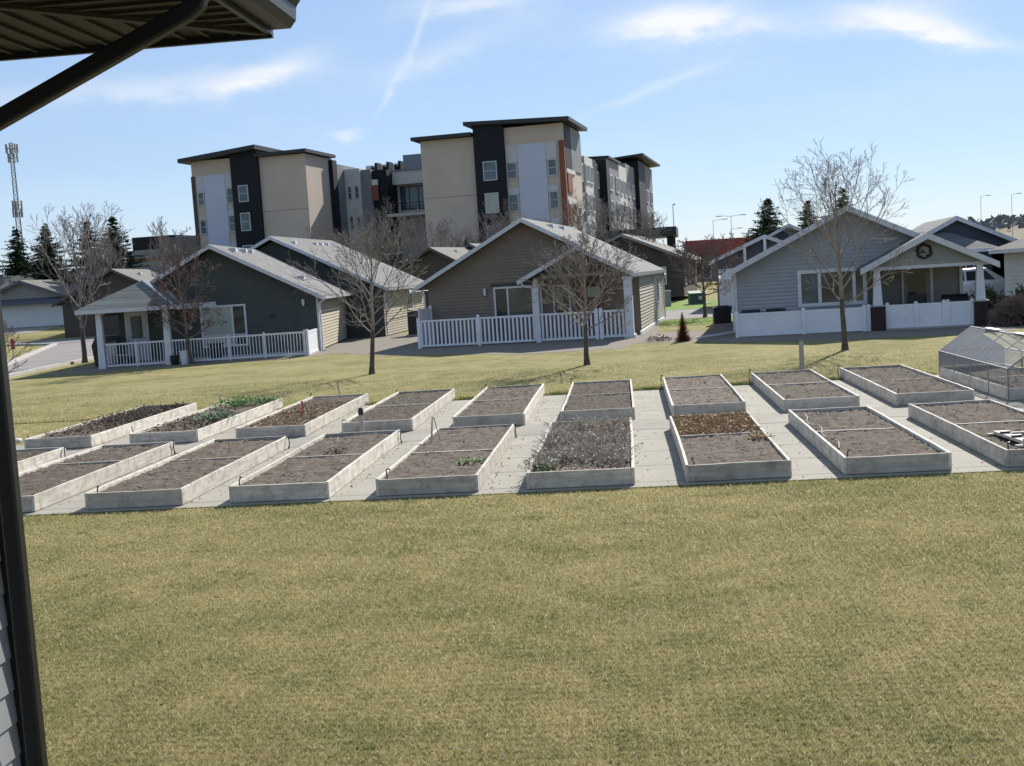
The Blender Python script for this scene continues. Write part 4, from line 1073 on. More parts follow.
def bare_tree(label, loc, H, fork, R, r0, seed, nl=12, rmin=.006, bark='bark', twig='twig', group=None, lean=(0, 0), up=.09, maxl=3, nch=(6, 5, 4), tilt0=.95, tilt1=.35, leaf=None, nleaf=0, ratio=.55, name='bare_tree', cat='tree'):
    rng = random.Random(seed)
    t = thing(name, label, cat, loc, 0, group)
    n = 10; L = []
    ox = oy = 0
    for i in range(n + 1):
        u = i / n
        if 0 < i: ox += rng.gauss(0, .018) * H / 5; oy += rng.gauss(0, .018) * H / 5
        L.append(Vector((ox + lean[0] * u, oy + lean[1] * u, H * .93 * u)))
    def at(z):
        f = min(max(z / (H * .93) * n, 0), n - 1e-4); i = int(f); return L[i].lerp(L[i + 1], f - i)
    rad = lambda z: max(rmin * 1.3, r0 * (1 - (z / H)) ** .85)
    tb = MB(); zs = [-.05, .06, .25] + [fork * k for k in (.35, .6, .8, 1.0, 1.15)]
    tb.tube([at(max(z, 0)) + Vector((0, 0, min(z, 0))) for z in zs], [rad(0) * 1.45, rad(0) * 1.25] + [rad(z) * (1.02 + .03 * rng.random()) for z in zs[2:]], 9, cap=False)
    tb.build('trunk', M[bark], t, smooth=True)
    b = MB()
    zs = [fork * 1.1 + (H * .93 - fork * 1.1) * k / 8 for k in range(9)]
    b.tube([at(z) for z in zs], [rad(z) for z in zs], 5, cap=False)
    for i in range(nl):
        u = ((i + rng.random() * .6) / nl)
        z = fork * .95 + (H * .80 - fork * .95) * u ** 1.15
        a = i * 2.399 + rng.gauss(0, .25)
        tl = tilt0 + (tilt1 - tilt0) * u + rng.gauss(0, .08)
        prof = math.sin(PI * (.30 + .62 * u)) ** .7
        ln = min(R * 1.12 * prof / max(math.sin(tl), .35), (H - z) * 1.05 + .25)
        d = Vector((math.cos(a) * math.sin(tl), math.sin(a) * math.sin(tl), math.cos(tl)))
        grow(b, at(z), d, ln * rng.uniform(.85, 1.1), rad(z) * .46, 0, maxl, rng, rmin, up, ratio, nch, .62)
    # leader shoots
    for i in range(4):
        z = H * (.62 + .08 * i); a = rng.uniform(0, 6.28)
        grow(b, at(z), Vector((math.cos(a) * .25, math.sin(a) * .25, 1)).normalized(), (H - z) * .7, rad(z) * .5, 1, maxl, rng, rmin, up, ratio, nch, .5)
    cr = b.build('crown', M[twig], t)
    if leaf:
        lb = MB(); V = [Vector(v) for v in rng.sample(b.v, min(nleaf, len(b.v))) ]
        for q in V:
            if not (fork * 1.1 < q.z < H * .84): continue
            s = rng.uniform(.025, .05); u = Vector((rng.gauss(0, 1), rng.gauss(0, 1), rng.gauss(0, 1))).normalized(); v = u.orthogonal().normalized()
            lb.poly([q, q + u * s + v * s * .5, q + u * s * 2, q + u * s - v * s * .5])
        setp(lb.build('leaf_cluster', M[leaf], t), kind='stuff')
    return t

lt = 'young bare trees on the lawn before the houses'
bare_tree('tall bare tree whose crown rises over the blue grey gable', (5.87, 33.28, 0), 4.75, 1.2, 1.72, .08, 21, nl=16, group=lt, rmin=.0048, up=.055, nch=(7, 4, 3), ratio=.6, tilt0=1.05, tilt1=.22, lean=(-.1, .15))
bare_tree('low spreading bare tree in front of the picket fence of the taupe house', (-1.14, 33.07, 0), 3.3, 1.0, 1.5, .075, 5, nl=20, group=lt, rmin=.0054, up=.05, nch=(7, 4, 3), ratio=.58, tilt0=1.15, tilt1=.4, lean=(.05, 0))
bare_tree('bare tree standing in front of the gap between the dark and the taupe house', (-7.42, 34.17, 0), 4.0, 1.1, 1.7, .075, 8, nl=16, group=lt, rmin=.005, up=.055, nch=(7, 4, 3), ratio=.6, tilt0=1.15, tilt1=.42, lean=(.2, 0))
bare_tree('tree with clinging reddish leaves right against the dark house railing', loc1(-.35, -.55), 4.9, 1.0, 1.3, .075, 12, nl=20, rmin=.006, up=.07, nch=(6, 4, 3), tilt0=1.2, tilt1=.5, leaf='redleaf', nleaf=2300, lean=(-.25, 0), twig='twig_red')
bare_tree('big bare tree by the street left of the dark house porch', (-23.25, 49.6, 0), 6.2, 1.3, 2.1, .11, 31, nl=13, rmin=.0075, up=.11, nch=(6, 4, 3), ratio=.58, tilt0=.95, tilt1=.32)
bare_tree('rounded bare tree by the lane between the taupe and the blue grey house', (3.75, 58.0, 0), 3.6, 1.1, 1.75, .09, 14, nl=20, rmin=.010, up=.05, nch=(7, 5, 3), tilt0=1.15, tilt1=.7, twig='twig_red')
# low bare shrub at far left
bare_tree('small bare shrub half hidden by the downspout at the left edge', (-21.3, 39.0, 0), 1.9, .2, 1.15, .05, 3, nl=12, rmin=.008, up=.03, nch=(5, 4), maxl=2, tilt0=1.25, tilt1=.5, name='bare_shrub', cat='shrub', twig='twig_red')
# brown trees in front of the apartment building
bg = 'bare brown trees in front of the apartment building'
spots = [(-17.4, 96, 7.6, 2.8, 'bare brown tree left of the apartment balcony'), (-20.4, 99, 8.3, 2.9, 'bare brown tree before the charcoal wall of the apartment building'),
         (-14.3, 95, 6.9, 2.6, 'bare brown tree straight below the apartment balcony'), (-22.6, 92, 6.6, 2.3, 'bare brown tree before the tan corner left of the apartment courtyard'),
         (-9.6, 95, 7.3, 2.7, 'bare brown tree before the black stair tower'), (-6.3, 96, 6.6, 2.3, 'bare brown tree below the lavender panel of the tower'),
         (-3.0, 91, 7.6, 2.6, 'bare brown tree at the right corner of the tower'), (-.6, 93, 7.4, 2.5, 'bare brown tree before the right wing, nearer the tower'), (1.9, 96, 6.6, 2.3, 'bare brown tree before the far end of the right wing'),
         (-12.0, 98, 5.8, 2.2, 'smallest bare brown tree before the tan end wall')]
for i, (x, y, H, R, lab) in enumerate(spots):
    bare_tree(lab, (x, y, 0), H, 1.0, R, .11, 60 + i, nl=15, rmin=.0105, up=.11, nch=(7, 4, 3), tilt0=.95, tilt1=.4, twig='twig_brown', group=bg)
for i, (x, y, H, R, lab) in enumerate([(-41.5, 95, 7.6, 1.9, 'slender bare tree left of the far dark block'), (-46.5, 104, 7.4, 2.6, 'bare brown tree right of the dark spruces at left'), (-40.0, 108, 7.4, 2.0, 'thin bare tree before the far dark block'), (-32.8, 84, 8.6, 1.1, 'very slender bare tree just left of the apartment building')]):
    bare_tree(lab, (x, y, 0), H, 1.5, R, .10, 90 + i, nl=11, rmin=.017, up=.12, nch=(5, 4), maxl=2, tilt0=.7, tilt1=.3, twig='twig_brown', group='thin bare trees by the far dark block')

def spruce(label, loc, H, R, seed, group=None, m='needle', n=15, base=.06, dens=1.0, name='evergreen_tree', cat='tree'):
    rng = random.Random(seed); t = thing(name, label, cat, loc, 0, group)
    MB().tube([(0, 0, 0), (0, 0, H * .5), (0, 0, H * .97)], [H * .022, H * .014, H * .003], 7).build('trunk', M['bark'], t)
    b = MB(); z = H * base; lay = 0
    while z < H * .985:
        u = z / H; r = R * 2.0 * (1 - u) ** .85 * rng.uniform(.82, 1.12) + .03 * R
        nb = max(4, int((6 + 9 * (1 - u)) * dens))
        for k in range(nb):
            a = 2 * PI * (k + rng.random() * .8) / nb + lay
            rl = r * rng.uniform(.55, 1.15); dirv = Vector((math.cos(a), math.sin(a), 0)); side = Vector((-dirv.y, dirv.x, 0))
            zb = z + rng.gauss(0, H * .012); m_ = max(3, int(rl / (R * .075)))
            for j in range(m_):
                f = (j + .6) / m_; q = dirv * (rl * f) + Vector((0, 0, zb - rl * .30 * f + rl * .26 * f * f))
                w = R * .19 * (1 - f * .5) * rng.uniform(.7, 1.3) * (.5 + .5 * (1 - u))
                for q3 in range(4):
                    dv = (dirv * rng.uniform(.2, 1) + side * rng.uniform(-1, 1) + Vector((0, 0, rng.uniform(-.55, .45)))).normalized()
                    e = Vector((rng.gauss(0, 1), rng.gauss(0, 1), rng.gauss(0, 1))).normalized() * w * .42
                    b.poly([q - e, q + dv * w * rng.uniform(.9, 1.7), q + e])
        z += H * .027 * (1.2 - .5 * u); lay += 1.7
    b.build('crown', M[m], t)
    return t
eg = 'dark evergreen trees behind the far left house'
for i, (px, zt, Y, R, lab) in enumerate([(-63.0, 9.6, 112, 2.9, 'dark evergreen cut off by the left edge of the view'), (-57.2, 10.0, 110, 2.6, 'dark evergreen with a pale streaked side, second from the left edge'),
                                       (-52.3, 9.8, 106, 2.7, 'shorter dark evergreen half hidden by the big bare street tree'), (-50.6, 10.3, 111, 2.5, 'narrow dark evergreen right of the big bare street tree, left of a pair'), (-47.6, 10.5, 110, 2.9, 'dark evergreen at the right end of the spruce row')]):
    spruce(lab, (px, Y, 0), zt, R, 5 + i, eg)
eg2 = 'dark evergreen trees behind the blue grey house'
for i, (x, zt, Y, R, lab) in enumerate([(13.0, 7.9, 109, 2.5, 'wide dark evergreen behind the white timbered gable'), (16.6, 7.5, 110, 2.1, 'smaller pointed evergreen in the middle behind the blue grey roof'), (19.9, 8.5, 111, 2.2, 'pointed evergreen behind the peak of the blue grey gable')]):
    spruce(lab, (x, Y, 0), zt, R, 15 + i, eg2)
spruce('tiny dark evergreen poking up beside the small dark roof peak', (-11.9, 92, 0), 5.6, .9, 25)
spruce('small rusty red arborvitae on the gravel left of the blue grey house', (1.88, 40.9, 0), 1.0, .155, 26, m='needle_rust', base=.0, dens=1.8, name='arborvitae', cat='shrub')
# juniper and brown dome bush at the right
def dome_bush(name, label, loc, r, hh, n, m, seed, spike=False):
    rng = random.Random(seed); b = MB()
    for i in range(n):
        a = rng.uniform(0, 6.28); e = math.acos(rng.uniform(.0, 1)); f = rng.uniform(.75, 1.03)
        tip = Vector((math.cos(a) * math.sin(e) * r * f, math.sin(a) * math.sin(e) * r * f, math.cos(e) * hh * f))
        p0 = Vector((tip.x * .15, tip.y * .15, 0)); mid = p0.lerp(tip, .55) + Vector((rng.gauss(0, .04), rng.gauss(0, .04), rng.gauss(0.04, .04)))
        b.tube([p0, mid, tip], [.012, .009, .005], 3, cap=False)
        for k in range(5):
            q = mid.lerp(tip, rng.random()); dv = (tip - p0).normalized() + Vector((rng.gauss(0, .6), rng.gauss(0, .6), rng.gauss(0, .6)))
            if spike:
                s = rng.uniform(.06, .13); v = dv.normalized(); w = v.orthogonal().normalized() * s * .3
                b.poly([q - w, q + v * s * 1.6, q + w])
            else: b.tube([q, q + dv.normalized() * rng.uniform(.06, .16)], [.007, .004], 3, cap=False)
    o = b.build(name, M[m], loc=loc); return setp(o, label, 'bush')
dome_bush('dormant_bush', 'rounded brown dormant bush at the right edge before the cream house', (12.55, 39.5, 0), 1.15, 1.0, 1500, 'twig_red', 1)
dome_bush('juniper_bush', 'spiky dark green juniper just left of the brown dormant bush', (12.3, 42.8, 0), .85, 1.3, 420, 'juniper', 2, True)
dome_bush('juniper_bush', 'low dark juniper behind the right edge of the brown dormant bush', (13.9, 43.2, 0), .9, 1.2, 420, 'juniper', 3, True)
leafy_plant('dead_tuft', M['leaf_dark'], 1.1, 42.0, .45, .16, 200, 11, 'flat dark dead tuft on the gravel right of the picket fence', z=0, ls=.06)

# ------------------------------------------------------------------ apartment building
AA = R_(-8); OA = (-5.26, 113, 0)
ap_ = thing('apartment_building', 'modern tan and charcoal apartment building with slanted dark roofs behind the houses', 'building', OA, AA)
def wall(m, x0, x1, y0, y1, z1, z0=0, lab=None): return bxo('wall', M[m], ap_, x0, x1, y0, y1, z0, z1, label=lab)
def shed(x0, x1, y0, y1, zl, zr, th=.5):
    b = MB(); b.prism([(x0, y0, zl), (x1, y0, zr), (x1, y0, zr + th), (x0, y0, zl + th)], (0, y1 - y0, 0)); return b.build('roof', M['a_roof'], ap_)
def shedy(x0, x1, y0, y1, zf, zb, th=.5):
    b = MB(); b.prism([(x0, y0, zf), (x0, y1, zb), (x0, y1, zb + th), (x0, y0, zf + th)], (x1 - x0, 0, 0)); return b.build('roof', M['a_roof'], ap_)
def awin(x0, x1, z0, z1, y, gm='glass_blue', splits=(), fw=.085): return window(ap_, x0, x1, z0, z1, front_T(y), splits, fw, gm=M[gm], fm=M['a_pale'], deep=.08, rails=(.5,))
# right tower
wall('a_tan', -5.25, .35, 0, 9, 16.35); wall('a_dark', -8.15, -5.27, -.45, 8.9, 16.75)
wall('a_tan', -13.5, -8.17, 0, 12, 15.8)
shed(-8.9, 1.15, -1.0, 9.3, 16.78, 16.42, .35)
shed(-14.2, -8.3, -.8, 12.5, 15.85, 15.85, .32)
bxo('lavender_panel', M['a_lav'], ap_, -4.05, -1.36, -.10, -.02, 1.0, 14.7)
for z1, z0, pan in ((14.65, 13.2, 1), (9.98, 9.5, 0)):
    pass
for k, (zt, zb) in enumerate(((13.1, 11.55), (10.15, 8.5), (7.1, 5.5), (4.1, 2.5))):
    awin(-7.36, -6.02, zb, zt + .25, -.47, 'blind' if k == 1 else 'glass_blue')
    awin(-5.2, -4.2, zb, zt, -.02); awin(-1.25, -.38, zb, zt, -.02)
    if k == 0:
        bxo('pale_panel', M['a_pale'], ap_, -5.2, -4.07, -.08, -.02, zt + .02, 14.68); bxo('pale_panel', M['a_pale'], ap_, -1.34, -.36, -.08, -.02, zt + .02, 14.72)
    else:
        bxo('pale_panel', M['a_pale'], ap_, -5.2, -4.07, -.08, -.02, zt + .02, zt + .55); bxo('pale_panel', M['a_pale'], ap_, -1.34, -.36, -.08, -.02, zt + .02, zt + .55)
bxo('copper_pier', M['copper'], ap_, -.1, .42, -.14, .3, .5, 14.75)
bxo('wall', M['a_dark'], ap_, .352, .42, .5, 3.4, 12.2, 16.3); bxo('wall', M['a_grey'], ap_, .352, .44, 3.42, 8.9, 12.2, 16.1)
for k, z in enumerate((10.2, 7.3, 4.4)):
    bxo('copper_panel', M['copper'], ap_, .355, .46, .9, 3.2, z - .2, z + 1.6); bxo('cream_panel', M['cream'], ap_, .355, .45, .6, 5.0, z + 1.62, z + 2.0)
# right wing running back along the tower's side
segs = [(9.02, 12.0, 'a_grey', 14.3, -.2), (12.02, 17.0, 'a_light', 14.3, 0), (17.02, 20.0, 'a_dark', 14.4, -.1), (20.02, 24.5, 'a_grey', 14.4, -.6), (24.52, 26.6, 'a_dark', 14.9, .35), (26.62, 36.3, 'a_grey', 15.2, .1), (36.32, 43.5, 'a_light', 15.2, 0), (43.52, 52.5, 'a_grey', 15.9, -.1), (52.52, 60, 'a_dark', 16.9, .5), (60.02, 70, 'a_grey', 16.9, .3)]
for (y0, y1, m, zt, dx) in segs:
    bxo('wall', M[m], ap_, -12, .2 + dx, y0, y1, 0, zt)
    nwin = {'a_light': 2, 'a_grey': 2}.get(m, 0)
    for k in range(nwin):
        yc = y0 + (y1 - y0) * (k + .5) / nwin
        for z in (11.6, 8.6, 5.6):
            window(ap_, yc - min(1.1, (y1 - y0) / 5), yc + min(1.1, (y1 - y0) / 5), z, z + 1.9, right_T(.2 + dx), (.5,), .18, fm=M['a_pale'], gm=M['glass_blue'], deep=.12)
shed(-12, .6, 26.4, 36.6, 15.5, 15.2, .25)
b = MB(); b.prism([(-4, 50, 16.95), (1.7, 50, 17.35), (1.7, 50, 17.6), (-4, 50, 17.2)], (0, 21, 0)); b.build('roof', M['a_roof'], ap_)
# left tower
wall('a_tan', -37.6, -33.15, 0, 10, 15.9); wall('a_dark', -33.13, -30.25, -.45, 10, 16.45); wall('a_tan', -30.23, -25.35, 0, 7, 15.7)
b = MB(); b.prism([(-38.5, -1.0, 15.75), (-30.0, -1.3, 16.42), (-30.0, -1.3, 16.85), (-38.5, -1.0, 16.15)], (0, 11.5, 0)); b.build('roof', M['a_roof'], ap_)
shed(-30.4, -24.95, -.7, 7.2, 15.72, 15.78, .32)
bxo('lavender_panel', M['a_lav'], ap_, -36.3, -34.0, -.10, -.02, 1.0, 14.4); bxo('copper_pier', M['brown_wall'], ap_, -37.65, -37.3, -.14, .3, .5, 14.4)
for k, (zt, zb) in enumerate(((13.0, 11.45), (10.3, 8.6), (7.1, 5.4), (4.1, 2.5))):
    awin(-32.45, -31.4, zb, zt + .1, -.47); awin(-33.95, -33.2, zb, zt, -.02); awin(-37.1, -36.4, zb, zt - .2, -.02)
    if k == 0:
        bxo('pale_panel', M['a_pale'], ap_, -33.98, -33.18, -.08, -.02, zt + .02, 14.5); bxo('pale_panel', M['a_pale'], ap_, -37.15, -36.32, -.08, -.02, zt - .18, 14.4)
    else:
        bxo('pale_panel', M['a_pale'], ap_, -33.98, -33.18, -.08, -.02, zt + .02, zt + .5)
for x0, x1 in ((-30.2, -25.4), (-13.4, -8.2)):
    bxo('panel_joint', M['a_grey'], ap_, x0, x1, -.012, -.001, 10.35, 10.40)
# recessed middle: charcoal return, stone wing, balcony court
wall('a_dark', -25.33, -24.9, 6.0, 7.2, 15.5); wall('a_grey', -27.2, -25.05, 7.3, 16, 15.2)
for z in (11.5, 8.4): awin(-26.5, -25.9, z, z + 1.4, 7.28, fw=.08)
wall('a_light', -25.03, -23.32, 9.5, 18, 14.75)
for z in (11.6, 8.5):
    for x in (-24.75, -23.95): awin(x, x + .42, z, z + 1.35, 9.48, fw=.06)
wall('a_grey', -23.3, -22.25, 9.9, 18, 14.6); wall('copper', -22.23, -21.6, 10.0, 10.3, 12.9, 11.3, 'narrow orange panel beside the courtyard balcony')
wall('cream', -22.23, -21.6, 9.98, 10.3, 13.5, 12.92); wall('a_dark', -22.23, -20.65, 10.4, 18, 14.5)
wall('a_light', -20.63, -13.4, 12.1, 18, 14.3, 12.95); wall('a_light', -20.63, -13.4, 13.5, 18, 12.93); wall('a_grey', -20.63, -13.4, 12.0, 12.08, 14.5, 14.32)
window(ap_, -20.3, -15.2, 10.3, 12.8, front_T(13.48), (.2, .4, .6, .8), .1, fm=M['a_dark'], gm=M['glass_blue'])
bxo('balcony', M['a_light'], ap_, -20.9, -13.5, 10.2, 13.45, 9.5, 9.8)
b = MB()
for k in range(18): b.box(-20.8 + k * .4, -20.77 + k * .4, 10.25, 10.28, 9.8, 10.8)
b.box(-20.9, -13.5, 10.24, 10.3, 10.8, 10.86); b.build('balcony_rail', M['a_dark'], ap_)
wall('a_grey', -19.9, -17.6, 14, 18, 16.2, 14.32, 'charcoal rooftop plant room'); wall('a_dark', -17.58, -15.5, 14.2, 18, 16.3, 14.32)
wall('a_pale', -26.0, -20.2, 19, 22, 15.9, 14)
for k in range(10):
    x = -24.6 + k * .45; bxo('rooftop_unit', M['a_dark'] if k % 3 else M['greymetal'], ap_, x, x + .28, 15.5, 17, 14.2, 15.0 + .4 * ((k * 7) % 3))
# link between left masses and the court, down to the ground
wall('a_grey', -27.2, -13.4, 18.02, 18.9, 13.6)

# ------------------------------------------------------------------ flat canopy, red building, far block, mast
t = thing('entrance_canopy', 'dark flat roofed canopy on posts right of the apartment building', 'canopy', (0, 112, 0), R_(-4))
bxo('roof', M['a_roof'], t, -2.4, 5.0, 0, 8, 5.25, 6.1)
for x in (-1.9, 4.4):
    for y in (.6, 7.4): bxo('post', M['a_dark'], t, x - .3, x + .3, y - .3, y + .3, 0, 5.24)
t = thing('store_building', 'long low red walled store far behind the lane', 'building', (9.1, 172, 0), R_(-3))
bxo('wall', M['grey_wall'], t, 0, 20, 0, 20, 0, 3.69); bxo('red_band', M['storered'], t, -.3, 20.3, -.4, 20.3, 3.7, 5.8)
for k in range(6): window(t, 1 + k * 3.1, 3.2 + k * 3.1, .4, 2.8, front_T(0), (.5,), .14)
t = thing('office_building', 'far dark and grey flat roofed block left of the apartment building', 'building', (-62, 160, 0), R_(-5))
bxo('wall', M['a_grey'], t, -6, 4.6, 0, 16, 0, 9.2); bxo('wall', M['a_dark'], t, -5.2, 1.2, .6, 14, 9.22, 11.0)
bxo('wall', M['slate_wall'], t, -.8, 4.8, -.3, 12, 8.0, 10.6); bxo('wall', M['grey_wall'], t, -8, 10, 18, 25, 0, 7.5)
bxo('roof_band', M['copper'], t, -6.1, -1.0, -.2, 0, 7.8, 8.1)
window(t, 1.4, 2.2, 8.4, 9.6, front_T(-.3), (), .2)
t = thing('radio_mast', 'tall grey lattice radio mast with antennas at far left', 'mast', (-129.0, 250, 0))
b = MB(); H = 37.5; w0, w1 = .85, .38
cs = [(0, 1), (-.87, -.5), (.87, -.5)]
for c in cs: b.tube([(c[0] * w0, c[1] * w0, 0), (c[0] * w1, c[1] * w1, H)], [.12, .1], 5)
n = 22
for k in range(n):
    za, zb = H * k / n, H * (k + 1) / n; wa, wb = w0 + (w1 - w0) * k / n, w0 + (w1 - w0) * (k + 1) / n
    for i in range(3):
        c, d = cs[i], cs[(i + 1) % 3]
        b.tube([(c[0] * wa, c[1] * wa, za), (d[0] * wb, d[1] * wb, zb)], .06, 4); b.tube([(c[0] * wb, c[1] * wb, zb), (d[0] * wb, d[1] * wb, zb)], .06, 4)
b.build('lattice', M['greymetal'], t)
for zc, rr_, nn in ((H - 1.2, 1.15, 7), (H - 3.2, .95, 5), (22.6, .95, 5), (24.3, .9, 4)):
    b = MB()
    for k in range(nn):
        a = 2 * PI * k / nn + zc; x, y = math.cos(a) * rr_, math.sin(a) * rr_
        b.box(x - .15, x + .15, y - .12, y + .12, zc - .95, zc + .95); b.tube([(0, 0, zc), (x, y, zc)], .08, 4)
    b.build('antenna_ring', M['greymetal'], t)
def lamp_post(label, x, y, h, arm=1.3, dbl=False):
    t = thing('street_lamp', label, 'street lamp', (x, y, 0), 0, 'lamp posts along the horizon')
    MB().tube([(0, 0, 0), (0, 0, h)], [.055, .035], 6).build('pole', M['greymetal'], t)
    b = MB()
    for s in ((-1, 1) if dbl else (1,)):
        b.tube([(0, 0, h), (s * arm, 0, h + .15)], .03, 5); hl = min(.9, .2 + arm * .6); b.box(min(s * arm, s * (arm + hl)), max(s * arm, s * (arm + hl)), -.1, .1, h + .08, h + .19)
    b.build('lamp_head', M['greymetal'], t)
for i, (x, y, h, a, dd, lab) in enumerate([(5.2, 121, 8.4, .02, False, 'slim tall lamp post right of the apartment canopy'), (14.2, 190, 9.0, 1.4, False, 'lamp post with one short arm above the red store, leftmost'), (17.0, 190, 9.5, 1.4, True, 'double armed lamp post above the middle of the red store'), (18.6, 210, 8.0, 1.2, False, 'short lamp post above the right end of the red store'), (23.0, 200, 11.2, 1.0, False, 'tall lamp post right of the red store beside the wide evergreen'),
                                        (66, 230, 11.5, 1.0, False, 'left one of two lamp posts over the roofs at the right'), (71.5, 230, 11.5, 1.0, False, 'right one of two lamp posts over the roofs at the right'), (82, 240, 9.5, 1.6, True, 'double armed lamp post far right on the horizon')]):
    lamp_post(lab, x, y, h, a, dd)

# utility boxes, hydrant
t = thing('transformer_box', 'green utility box on the grass behind the lane', 'utility box', (4.55, 77.5, 0), .1)
b = MB().box(-.5, .5, -.45, .45, .05, .68); b.prism([(-.53, -.48, .68), (.53, -.48, .68), (.53, .48, .82), (-.53, .48, .82)], (0, 0, .04)); b.build('casing', M['utility_green'], t)
MB().box(-.75, .75, -.65, .65, 0, .048).build('base_slab', M['kerb'], t); MB().box(.05, .26, -.47, -.452, .3, .52).build('warning_plate', M['white'], t)
t = thing('entry_pillar', 'square grey pillar beside the lane behind the taupe house', 'pillar', (2.62, 76.5, 0))
MB().frustum(0, 0, 0, .92, .50, .48).build('shaft', M['pillar_grey'], t); MB().frustum(0, 0, .922, 1.02, .6, .52).build('cap', M['kerb'], t)
t = thing('fire_hydrant', 'red fire hydrant on the corner across the street', 'hydrant', (-37.6, 70.6, 0))
MB().tube([(0, 0, 0), (0, 0, .08), (0, 0, .1), (0, 0, .72), (0, 0, .78), (0, 0, .9), (0, 0, 1.0)], [.22, .22, .16, .16, .2, .15, .04], 12).build('barrel', M['red'], t)
b = MB()
for a in (0, 1.57, 3.14): b.tube([(0, 0, .6), (math.cos(a) * .27, math.sin(a) * .27 - .001, .6)], .08, 8)
b.build('nozzle', M['red'], t); t.scale = (.68, .68, .68)

# parked white car behind the right porch
def car(label, loc, rz):
    t = thing('parked_car', label, 'car', loc, rz)
    L, W = 4.6, 1.85
    def loft(secs, name, m, par):
        b = MB()
        for (x, pts) in secs: b.v += [(x, y, z) for y, z in pts]
        k = len(secs[0][1])
        for i in range(len(secs) - 1):
            for j in range(k):
                a = i * k + j; c = i * k + (j + 1) % k; b.f.append((a, c, c + k, a + k))
        b.f.append(tuple(reversed(range(k)))); b.f.append(tuple((len(secs) - 1) * k + j for j in range(k)))
        return b.build(name, m, par, bevel=.03)
    def ring(w, z0, z1): return [(-w * .94, z0), (-w, z0 + .2), (-w, z1 - .12), (-w * .93, z1), (w * .93, z1), (w, z1 - .12), (w, z0 + .2), (w * .94, z0)]
    h_ = W / 2
    loft([(-2.3, ring(h_ * .88, .42, .86)), (-2.1, ring(h_ * .96, .3, .98)), (-1.0, ring(h_, .25, 1.04)), (.9, ring(h_, .25, 1.06)), (2.1, ring(h_ * .97, .3, 1.08)), (2.3, ring(h_ * .9, .4, 1.0))], 'body', M['carpaint'], t)
    def cab(w, z0, z1): return [(-w, z0), (-w * .84, z1), (w * .84, z1), (w, z0)]
    loft([(-.95, cab(h_ * .9, 1.02, 1.06)), (-.15, cab(h_ * .9, 1.02, 1.58)), (1.4, cab(h_ * .9, 1.03, 1.62)), (2.15, cab(h_ * .9, 1.05, 1.12))], 'cabin', M['carpaint'], t)
    for s in (-1, 1):
        y = s * h_ * .9
        for xa, xb, xc, xd in ((-.68, .45, .45, -.05), (.55, 1.75, 1.38, .55)):
            b = MB(); f = lambda x, z: (x, s * (h_ * .9 - (z - 1.02) / .58 * h_ * .9 * .16 + .012), z)
            b.poly([f(xa, 1.1), f(xb, 1.1), f(xc, 1.5), f(xd, 1.5)]); b.build('side_window', M['glass'], t)
    b = MB(); b.poly([(-.88, -h_ * .76, 1.1), (-.88, h_ * .76, 1.1), (-.22, h_ * .68, 1.55), (-.22, -h_ * .68, 1.55)]); b.build('windscreen', M['glass'], t, loc=(-.02, 0, .02))
    b = MB(); b.poly([(2.1, -h_ * .74, 1.18), (2.1, h_ * .74, 1.18), (1.5, h_ * .68, 1.57), (1.5, -h_ * .68, 1.57)]); b.build('rear_window', M['glass'], t, loc=(.04, 0, .02))
    for x in (-1.4, 1.4):
        for s in (-1, 1):
            w = MB().tube([(0, -.1, 0), (0, .1, 0)], .33, 18).build('wheel', M['tyre'], t, loc=(x, s * (h_ - .09), .33))
            MB().tube([(0, -.012, 0), (0, .012, 0)], .2, 12).build('rim', M['greymetal'], w, loc=(0, s * .1, 0))
    for s in (-1, 1): MB().box(-.03, .03, -.16, .16, -.07, .07).build('headlight', M['vinyl'], t, loc=(-2.29, s * .6, .74))
    return t
car('white parked car with dark windows seen past the right porch post', (14.1, 54.3, .016), R_(2))

# far tree belt and hill on the horizon
def belt():
    rng = random.Random(77); b = MB()
    for i in range(5200):
        a = R_(rng.uniform(-38, 34)); d = rng.uniform(420, 560); x, y = math.sin(a) * d, math.cos(a) * d
        hh = (4.5 + 3.0 * mnoise.noise(Vector((a * 22, 3, 0))) + 3 * mnoise.noise(Vector((a * 90, 7, 0))))
        hh = max(hh, 1.2) * d / 480 * .6; s = rng.uniform(.8, 2.2); z = rng.random() ** .8 * hh + hillz(x, y)
        q = Vector((x, y, z)); u = Vector((rng.gauss(0, 1), rng.gauss(0, 1), rng.gauss(0, .7))).normalized() * s; v = u.orthogonal().normalized() * s * .8
        b.poly([q - u, q - v, q + u, q + v])
    setp(b.build('distant_trees', M['haze_tree']), 'far belt of small dark trees along the horizon', 'trees', kind='stuff')
def hillz(x, y): return 12.5 * sst(40, 190, x) * sst(250, 430, y)
def hill():
    xs = [30 + 40 * i for i in range(26)]; ys = [240 + 40 * j for j in range(20)]; b = MB()
    for y in ys:
        for x in xs: b.v.append((x, y, hillz(x, y) - .05))
    w = len(xs)
    for j in range(len(ys) - 1):
        for i in range(w - 1): b.f.append((j * w + i, j * w + i + 1, (j + 1) * w + i + 1, (j + 1) * w + i))
    setp(b.build('hills', M['field'], smooth=True), kind='structure')
hill(); belt()

